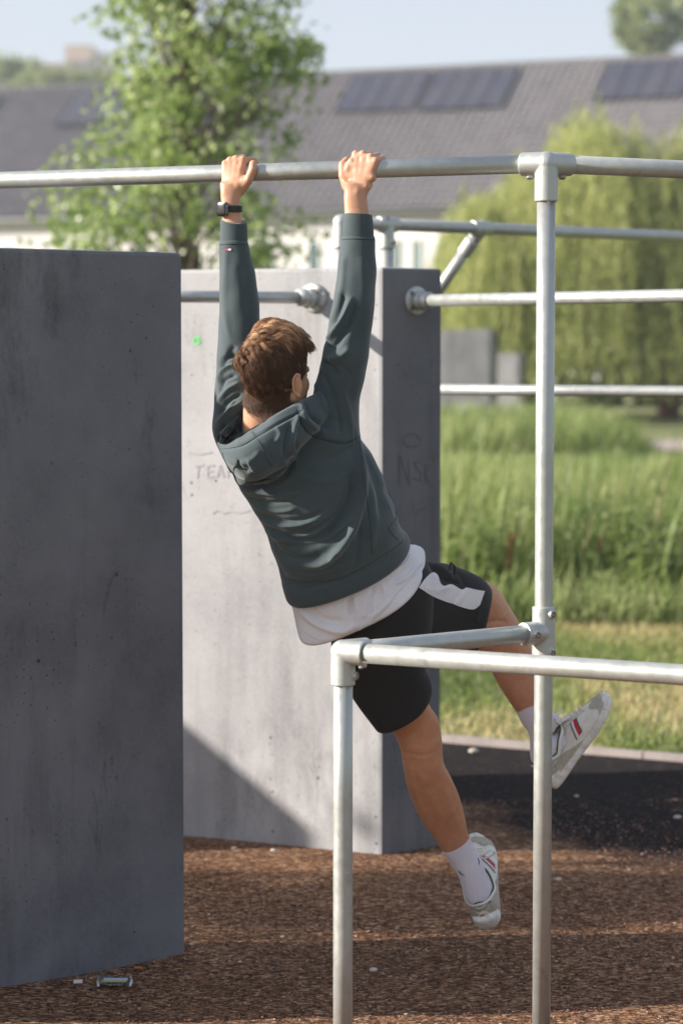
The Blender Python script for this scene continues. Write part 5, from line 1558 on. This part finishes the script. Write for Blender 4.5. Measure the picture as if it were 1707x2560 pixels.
def shoe(fr_, side, lab):
    """side: +1 left foot, -1 right foot; the outer side carries the stripes"""
    def U_(x, ph, off=0):
        xs_ = [q[0] for q in UPP]; w = np.interp(x, xs_, [q[1] for q in UPP]) + off; t = np.interp(x, xs_, [q[2] for q in UPP]) + off; b = np.interp(x, xs_, [q[3] for q in UPP])
        cy = -side * .006 * math.sin(max(0, x - .05) / .24 * math.pi) * 0
        y = math.cos(ph); z = math.sin(ph)
        lean = 1 - .22 * max(0, z)
        return FP(fr_, x, cy + w * y * lean, b + (t - b) * max(z, -.2) ** 1 if z > 0 else b + .01 * z)
    n = 36
    V = []; xs_ = np.concatenate([np.linspace(.004, .03, 6), np.linspace(.04, .25, 24), np.linspace(.256, .288, 9)])
    for x in xs_:
        for k in range(n): V.append(tuple(U_(x, 2 * math.pi * k / n)))
    Lr = len(xs_)
    Qs = [(i * n + k, (i + 1) * n + k, (i + 1) * n + (k + 1) % n, i * n + (k + 1) % n) for i in range(Lr - 1) for k in range(n)]
    V += [tuple(FP(fr_, .002, 0, .045)), tuple(FP(fr_, .290, 0, .036))]
    T = [(Lr * n, k, (k + 1) % n) for k in range(n)] + [(Lr * n + 1, (Lr - 1) * n + (k + 1) % n, (Lr - 1) * n + k) for k in range(n)]
    s = solid('shoe', V, [np.array(Qs), np.array(T)], mup, person)
    if lab: s['label'] = lab
    # sole
    SO = [(-.012, .016, -.004, .034), (-.006, .031, -.008, .040), (.010, .040, -.009, .042), (.04, .042, -.009, .039), (.09, .0415, -.007, .034), (.14, .044, -.008, .033), (.19, .050, -.008, .034), (.23, .050, -.005, .036), (.262, .043, .000, .041), (.286, .030, .008, .046), (.298, .014, .017, .048)]
    mb = MB(); mb.loft([(FP(fr_, x, 0, (a + b) / 2), fr_[3] * w, fr_[2] * (b - a) / 2, 3.4) for x, w, a, b in SO], 40, 4)
    so = mb.build('sole', mso, s)
    def surf(name, x0f, x1f, p0, p1, mat, off=.0012, nu=14, nv=10):
        V = []
        for i in range(nu):
            ph = p0 + (p1 - p0) * i / (nu - 1)
            a, b = x0f(ph), x1f(ph)
            for j in range(nv): V.append(tuple(U_(a + (b - a) * j / (nv - 1), ph, off)))
        Qs = [(i * nv + j, i * nv + j + 1, (i + 1) * nv + j + 1, (i + 1) * nv + j) for i in range(nu - 1) for j in range(nv - 1)]
        return solid(name, V, np.array(Qs), mat, s)
    o0, o1 = (0, 1.15) if side > 0 else (math.pi - 1.15, math.pi)      # outer side in angle
    i0, i1 = (math.pi - 1.15, math.pi) if side > 0 else (0, 1.15)
    for a0, a1 in ((o0, o1), (i0, i1)):
        hi = a1 if a0 == 0 else a0
        hgt = lambda ph: abs(ph - (0 if a0 == 0 else math.pi)) / 1.15
        for k, (dx, m_, w_) in enumerate(((0, M['teal'], .005), (.0055, mt, .010), (.0160, mred, .013), (.0295, M['teal'], .004))):
            surf('side_stripe', lambda ph, dx=dx: .130 + dx * (1 - .35 * hgt(ph)) + .046 * hgt(ph), lambda ph, dx=dx, w_=w_: .130 + (dx + w_) * (1 - .35 * hgt(ph)) + .046 * hgt(ph), a0 + (.25 if a0 == 0 else .15), a1 - (.15 if a0 == 0 else .25), m_, .0012 + k * .0002, 12, 4)
        surf('suede_foxing', lambda ph: .006, lambda ph: .155 - .11 * hgt(ph) ** .7, a0 if a0 == 0 else a1 - .55, a0 + .55 if a0 == 0 else a1, msu, .0016, 10, 14)
    surf('toe_guard', lambda ph: .236 + .014 * math.sin(ph) ** 2 + .01 * math.sin(ph * 5), lambda ph: .2875, 0.0, math.pi, msu, .0014, 30, 8)
    # heel counter wraps the back
    Vh = []; nu, nv = 26, 10
    for i in range(nu):
        a = math.pi * (i / (nu - 1))
        for j in range(nv):
            z = .032 + (.026 + .024 * math.sin(a) ** 2 + .004 * math.cos(4 * a)) * j / (nv - 1)
            w = np.interp(z, [.02, .05, .09], [.036, .0345, .028])
            x = .040 - .0385 * math.sin(a) ** .8 + (z - .03) * .10
            Vh.append(tuple(FP(fr_, x, w * math.cos(a), z)))
    Qh = [(i * nv + j, i * nv + j + 1, (i + 1) * nv + j + 1, (i + 1) * nv + j) for i in range(nu - 1) for j in range(nv - 1)]
    solid('heel_counter', Vh, np.array(Qh), msu, s)
    mb = MB()      # raised arcs on the heel
    for zz, ww, dz in ((.060, .020, -.012), (.072, .017, -.004)):
        mb.tube([FP(fr_, -.0005 + .010 * abs(t) ** 2 + (zz - .03) * .10, ww * t, zz + dz * (1 - t * t)) for t in np.linspace(-1, 1, 13)], .0016, 6)
    mb.build('heel_overlay', mup, s)
    mb = MB(); mb.box(FP(fr_, .0006, .002, .042), fr_[3] * .0035, fr_[2] * .002, fr_[1] * .0006); mb.build('heel_flag', mred, s)
    mb = MB(); mb.box(FP(fr_, .0006, .008, .042), fr_[3] * .0025, fr_[2] * .002, fr_[1] * .0006); mb.build('heel_flag', M['teal'], s)
    # collar trim
    cl_ = []
    for k in range(49):
        a = 2 * math.pi * k / 48
        x = .078 + .068 * math.cos(a); y = (.0345 + .003 * math.cos(a)) * math.sin(a)
        z = .057 + .026 * max(0, math.cos(a)) + .026 * max(0, -math.cos(a)) ** 1.5 + .0015 * math.cos(6 * a)
        cl_.append(FP(fr_, x, y, z))
    mb = MB(); mb.tube(cl_, .0030, 8, cap=False); mb.build('collar_trim', M['teal'], s)
    mb = MB(); mb.tube([p - fr_[2] * .006 + (p - FP(fr_, .078, 0, .06)).normalized() * .0015 for p in cl_], .0058, 8, cap=False); mb.build('padded_collar', mup, s)
    # tongue and laces
    mb = MB(); mb.loft([(FP(fr_, .138, 0, .100), fr_[3] * .023, fr_[1] * .004), (FP(fr_, .155, 0, .088), fr_[3] * .022, fr_[1] * .006), (FP(fr_, .185, 0, .075), fr_[3] * .018, fr_[2] * .005)], 16)
    mb.build('tongue', mup, s)
    mb = MB()
    for k in range(5):
        x = .156 + k * .015; t = np.interp(x, [q[0] for q in UPP], [q[2] for q in UPP])
        mb.tube([FP(fr_, x - .004, -.020, t - .004), FP(fr_, x, 0, t + .005), FP(fr_, x + .006, .020, t - .004)], .0024, 6)
        mb.tube([FP(fr_, x + .006, -.020, t - .004), FP(fr_, x + .003, 0, t + .0075), FP(fr_, x - .004, .020, t - .004)], .0024, 6)
    mb.build('laces', mlace, s)
    mb = MB(); kn = FP(fr_, .152, 0, .093)
    mb.ball(kn, .006)
    for sy in (-1, 1):
        q_ = 1.45 if sy * side < 0 else .9; lp = [kn, kn + fr_[3] * sy * .022 * q_ + fr_[2] * .012, kn + fr_[3] * sy * .044 * q_ + fr_[2] * .020 + fr_[1] * .006, kn + fr_[3] * sy * .052 * q_ + fr_[2] * .008, kn + fr_[3] * sy * .038 * q_ - fr_[2] * .002, kn + fr_[3] * sy * .015 + fr_[2] * .001, kn]
        mb.tube(lp, .0032, 6)
        mb.tube([kn, kn + fr_[3] * sy * .012 + fr_[2] * .012 + fr_[1] * .02, kn + fr_[3] * sy * .02 + fr_[1] * .038 + fr_[2] * .004], .0017, 6)
    mb.build('lace_bow', mlace, s)
    return s
shoe(LF, 1, 'left sneaker pointing away, heel towards the viewer')
shoe(RF, -1, 'right sneaker kicked up, outer side with stripes towards the viewer')

# ------------------------------------------------------------------ hair
def hair():
    r = rng(101)
    A = np.array(CR_A); c0 = np.array(CR_C); B = np.array([hr_, hf_, hu_])      # rows: local axes
    # skull cap under the strands
    def hairline(d):
        """local unit direction (right, front, up) -> is it hair?"""
        x, y, z = d[..., 0], d[..., 1], d[..., 2]
        ang = np.arctan2(np.abs(x), -y)                      # 0 at the nape, pi at the forehead
        lim = np.interp(ang, [0, .45, .9, 1.35, 1.62, 1.85, 2.0, 2.4, 3.2], [-.97, -.95, -.86, -.58, -.50, -.45, .05, .38, .50])
        return z - lim
    mcap = plain('scalp_hair', (.016, .008, .005), .8)
    n, m_ = 64, 48
    V, ok = [], []
    for i in range(m_ + 1):
        t = math.pi * i / m_
        for k in range(n):
            p = 2 * math.pi * k / n
            d = np.array([math.sin(t) * math.cos(p), math.sin(t) * math.sin(p), math.cos(t)])
            V.append(c0 + (d * (A + .003)) @ B); ok.append(hairline(d) > .03 and (d[2] > -.62 or abs(d[0]) < .25))
    Qs = [(i * n + k, (i + 1) * n + k, (i + 1) * n + (k + 1) % n, i * n + (k + 1) % n) for i in range(m_) for k in range(n)]
    Qs = [q for q in Qs if all(ok[j] for j in q)]
    cap = solid('hair', V, np.array(Qs), mcap, person)
    cap['label'] = 'short brown hair, longer on top, with a sunlit highlight tinted in'
    w = np.array([-.60, -.55, .58]); w /= np.linalg.norm(w)          # whorl, upper left of the back of the head
    def field(d, seedv, gain):
        """direction in which hair lies at unit direction d, and how much it belongs to the long top"""
        dist = np.arccos(np.clip(d @ w, -1, 1))
        flow = d * 1.0 - w; flow -= d * np.sum(flow * d, 1)[:, None]; flow /= np.maximum(np.linalg.norm(flow, axis=1), 1e-6)[:, None]
        flow = flow + np.cross(d, flow) * (.9 * np.exp(-dist * 2.2))[:, None]
        down = np.array([0, .0, -1.0]) - d * (-d[:, 2])[:, None]; down /= np.maximum(np.linalg.norm(down, axis=1), 1e-6)[:, None]
        fwd = np.array([.5, 1.0, .1]); fwd = fwd - d * (d @ fwd)[:, None]; fwd /= np.maximum(np.linalg.norm(fwd, axis=1), 1e-6)[:, None]
        top = 1 / (1 + np.exp(-(d[:, 2] - .34 - .30 * d[:, 0]) * 10))
        f = flow * (1.0 * top + .35 * (1 - top))[:, None] + down * (.9 * (1 - top))[:, None] + fwd * (top * np.clip(dist - .35, 0, 1) * .9)[:, None]
        f += seedv * gain[:, None]
        f -= d * np.sum(f * d, 1)[:, None]
        return f / np.maximum(np.linalg.norm(f, axis=1), 1e-6)[:, None], top, dist
    K = 9; t = np.linspace(0, 1, K)
    def path(d0, f0, ang, lift, top, curl, fore):
        """K unit directions and heights of a lock that starts at d0"""
        cur, dirv = d0.copy(), f0.copy(); Dn, Hn = [], []
        for k in range(K):
            h = lift * np.sin(np.clip(t[k] * 1.35, 0, 1) * math.pi / 2) * (1 - .55 * t[k] ** 2.5 * top) + fore * .022 * t[k] ** 2
            Dn.append(cur.copy()); Hn.append(h)
            side_ = np.cross(cur, dirv)
            dv = dirv + side_ * (curl * np.sin(t[k] * 3.2 + .3))[:, None]
            dv /= np.linalg.norm(dv, axis=1)[:, None]
            cur = cur + dv * (ang / (K - 1))[:, None]; cur /= np.linalg.norm(cur, axis=1)[:, None]
            dirv = dirv - cur * np.sum(dirv * cur, 1)[:, None]; dirv /= np.maximum(np.linalg.norm(dirv, axis=1), 1e-6)[:, None]
        return np.stack(Dn, 1), np.stack(Hn, 1)
    # locks on the long top
    nl = 430
    g = r.normal(size=(nl * 6, 3)); g /= np.linalg.norm(g, axis=1)[:, None]
    gt = field(g, np.zeros_like(g), np.zeros(len(g)))[1]
    g = g[(hairline(g) > .03) & (gt > r.uniform(.2, .7, len(g)))][:nl]; nl = len(g)
    gf, gtop, gdist = field(g, r.normal(size=(nl, 3)), np.full(nl, .30))
    fore_g = np.clip((g[:, 1] - .40) * 3, 0, 1) * gtop
    left = np.clip(-g[:, 0] * 1.2 - g[:, 1] * .6, 0, 1) * gtop
    glift = r.uniform(.003, .022, nl) * (.30 + .70 * np.clip(gtop * 1.3 - .3, 0, 1)) + .010 * left + .010 * fore_g
    glift *= np.clip(gdist / .40, .12, 1)
    GD, GH = path(g, gf, (.036 + .022 * r.rand(nl)) * (.42 + .58 * gtop ** 2) * (1 - .35 * fore_g) / .09, glift, gtop, r.normal(size=nl) * .45, fore_g)
    per_ = 46
    gi = np.repeat(np.arange(nl), per_); N1 = len(gi)
    off = r.normal(size=(N1, 3)) * .066; off -= g[gi] * np.sum(off * g[gi], 1)[:, None]
    conv = (1 - .90 * t ** .9)
    D1_ = GD[gi] + off[:, None, :] * conv[None, :, None] + (r.normal(size=(N1, 1, 3)) * .018) * (t ** 2)[None, :, None]
    D1_ /= np.linalg.norm(D1_, axis=2)[:, :, None]
    H1 = GH[gi] * r.uniform(.72, 1.12, N1)[:, None] + .0035 + .002 * r.rand(N1)[:, None]
    X1 = (c0 + (D1_ * A + D1_ * H1[:, :, None]) @ B)
    T1 = np.clip((.30 + .50 * r.rand(nl)[gi]) * (.35 + .65 * gtop[gi] ** 2) * np.clip(gdist[gi] / .45, .2, 1) + .28 * r.rand(N1) + .12 * np.clip(g[gi, 2] - .4, 0, 1), 0, 1)  # sunlit highlight put into the tint, strongest on locks facing up
    # short cropped back and sides
    N2 = 21000
    d = r.normal(size=(N2 * 4, 3)); d /= np.linalg.norm(d, axis=1)[:, None]
    hl = hairline(d); d = d[hl > r.uniform(-.02, .12, len(d))][:N2]; N2 = len(d); hl = hairline(d)
    n_c = 900; cd = d[r.randint(0, N2, n_c)]
    best = np.concatenate([np.argmax(d[i:i + 2000] @ cd.T, 1) for i in range(0, N2, 2000)])
    f2, top2, _ = field(d, r.normal(size=(n_c, 3))[best] * .8 + r.normal(size=(N2, 3)) * .5, np.full(N2, .42))
    Ls = (.009 + .020 * np.clip(hl * 1.2, 0, 1)) * r.uniform(.7, 1.2, N2) + .012 * top2
    D2_, H2 = path(d, f2, Ls / .09, .0028 + .0045 * r.rand(n_c)[best] * np.clip(hl * 3, .2, 1) + .003 * top2, top2 * 0, r.normal(size=N2) * .3, top2 * 0)
    tocl = cd[best] - d
    D2_ = D2_ + tocl[:, None, :] * (.5 * t ** 1.5)[None, :, None]; D2_ /= np.linalg.norm(D2_, axis=2)[:, :, None]
    X2 = (c0 + (D2_ * A + D2_ * (H2[:, :, None] + .001)) @ B)
    T2 = np.clip(.02 + .34 * r.rand(n_c)[best] ** 1.5 + .20 * r.rand(N2) + .25 * top2, 0, 1)
    # cropped nape, rooted on the neck itself
    loc = (bco - np.array(HCEN)); lr, lf, lu = loc @ np.array(hr_), loc @ np.array(hf_), loc @ np.array(hu_)
    fadeb = np.clip((lu + .112) / .045, 0, 1)
    okb = (lf < -.006) & (lu < -.030) & (lu > -.114) & (np.abs(lr + .004) < .028 + .040 * fadeb)
    idx = np.where(okb)[0]; NB = normals(bco, bQ)
    idx = idx[r.randint(0, len(idx), 9500)]; fadeb = fadeb[idx]; keep = r.rand(len(idx)) < .05 + .95 * fadeb ** 1.3; idx = idx[keep]; fadeb = fadeb[keep]
    N3 = len(idx); nb = NB[idx]
    dn = -np.array(hu_)[None] + r.normal(size=(N3, 3)) * .28; dn -= nb * np.sum(dn * nb, 1)[:, None]; dn /= np.linalg.norm(dn, axis=1)[:, None]
    L3 = (.003 + .009 * fadeb) * r.uniform(.7, 1.2, N3)
    X3 = (bco[idx] + r.normal(size=(N3, 3)) * .0012)[:, None, :] + dn[:, None, :] * (L3[:, None] * t)[:, :, None] + nb[:, None, :] * ((.0012 + .0035 * fadeb)[:, None] * np.sin(t * 1.4))[:, :, None]
    T3 = np.clip(.24 + .30 * r.rand(N3), 0, 1)
    X = np.concatenate([X1, X2, X3]); tint = np.concatenate([T1, T2, T3]); N_ = len(X)
    hc = bpy.data.hair_curves.new('strands')
    hc.add_curves([K] * N_)
    hc.attributes['position'].data.foreach_set('vector', X.reshape(-1).astype(np.float32))
    rad = np.outer(.00026 * r.uniform(.8, 1.4, N_), np.array([1, 1, 1, 1, .95, .9, .8, .6, .25]))
    if 'radius' not in hc.attributes: hc.attributes.new('radius', 'FLOAT', 'POINT')
    hc.attributes['radius'].data.foreach_set('value', rad.reshape(-1).astype(np.float32))
    at = hc.attributes.new('tint', 'FLOAT', 'CURVE')
    at.data.foreach_set('value', tint.astype(np.float32))
    m = N('brown_hair')
    c = m.ramp(m.attr('tint'), [(0, (.024, .0115, .0065)), (.35, (.085, .040, .021)), (.7, (.36, .19, .10)), (1, (.72, .47, .28))])
    m.base(c).set(Roughness=.42)
    m.b.inputs['Specular IOR Level'].default_value = .35
    hc.materials.append(m.m)
    o = bpy.data.objects.new('strands', hc); link(o, cap); o['kind'] = 'stuff'
hair()
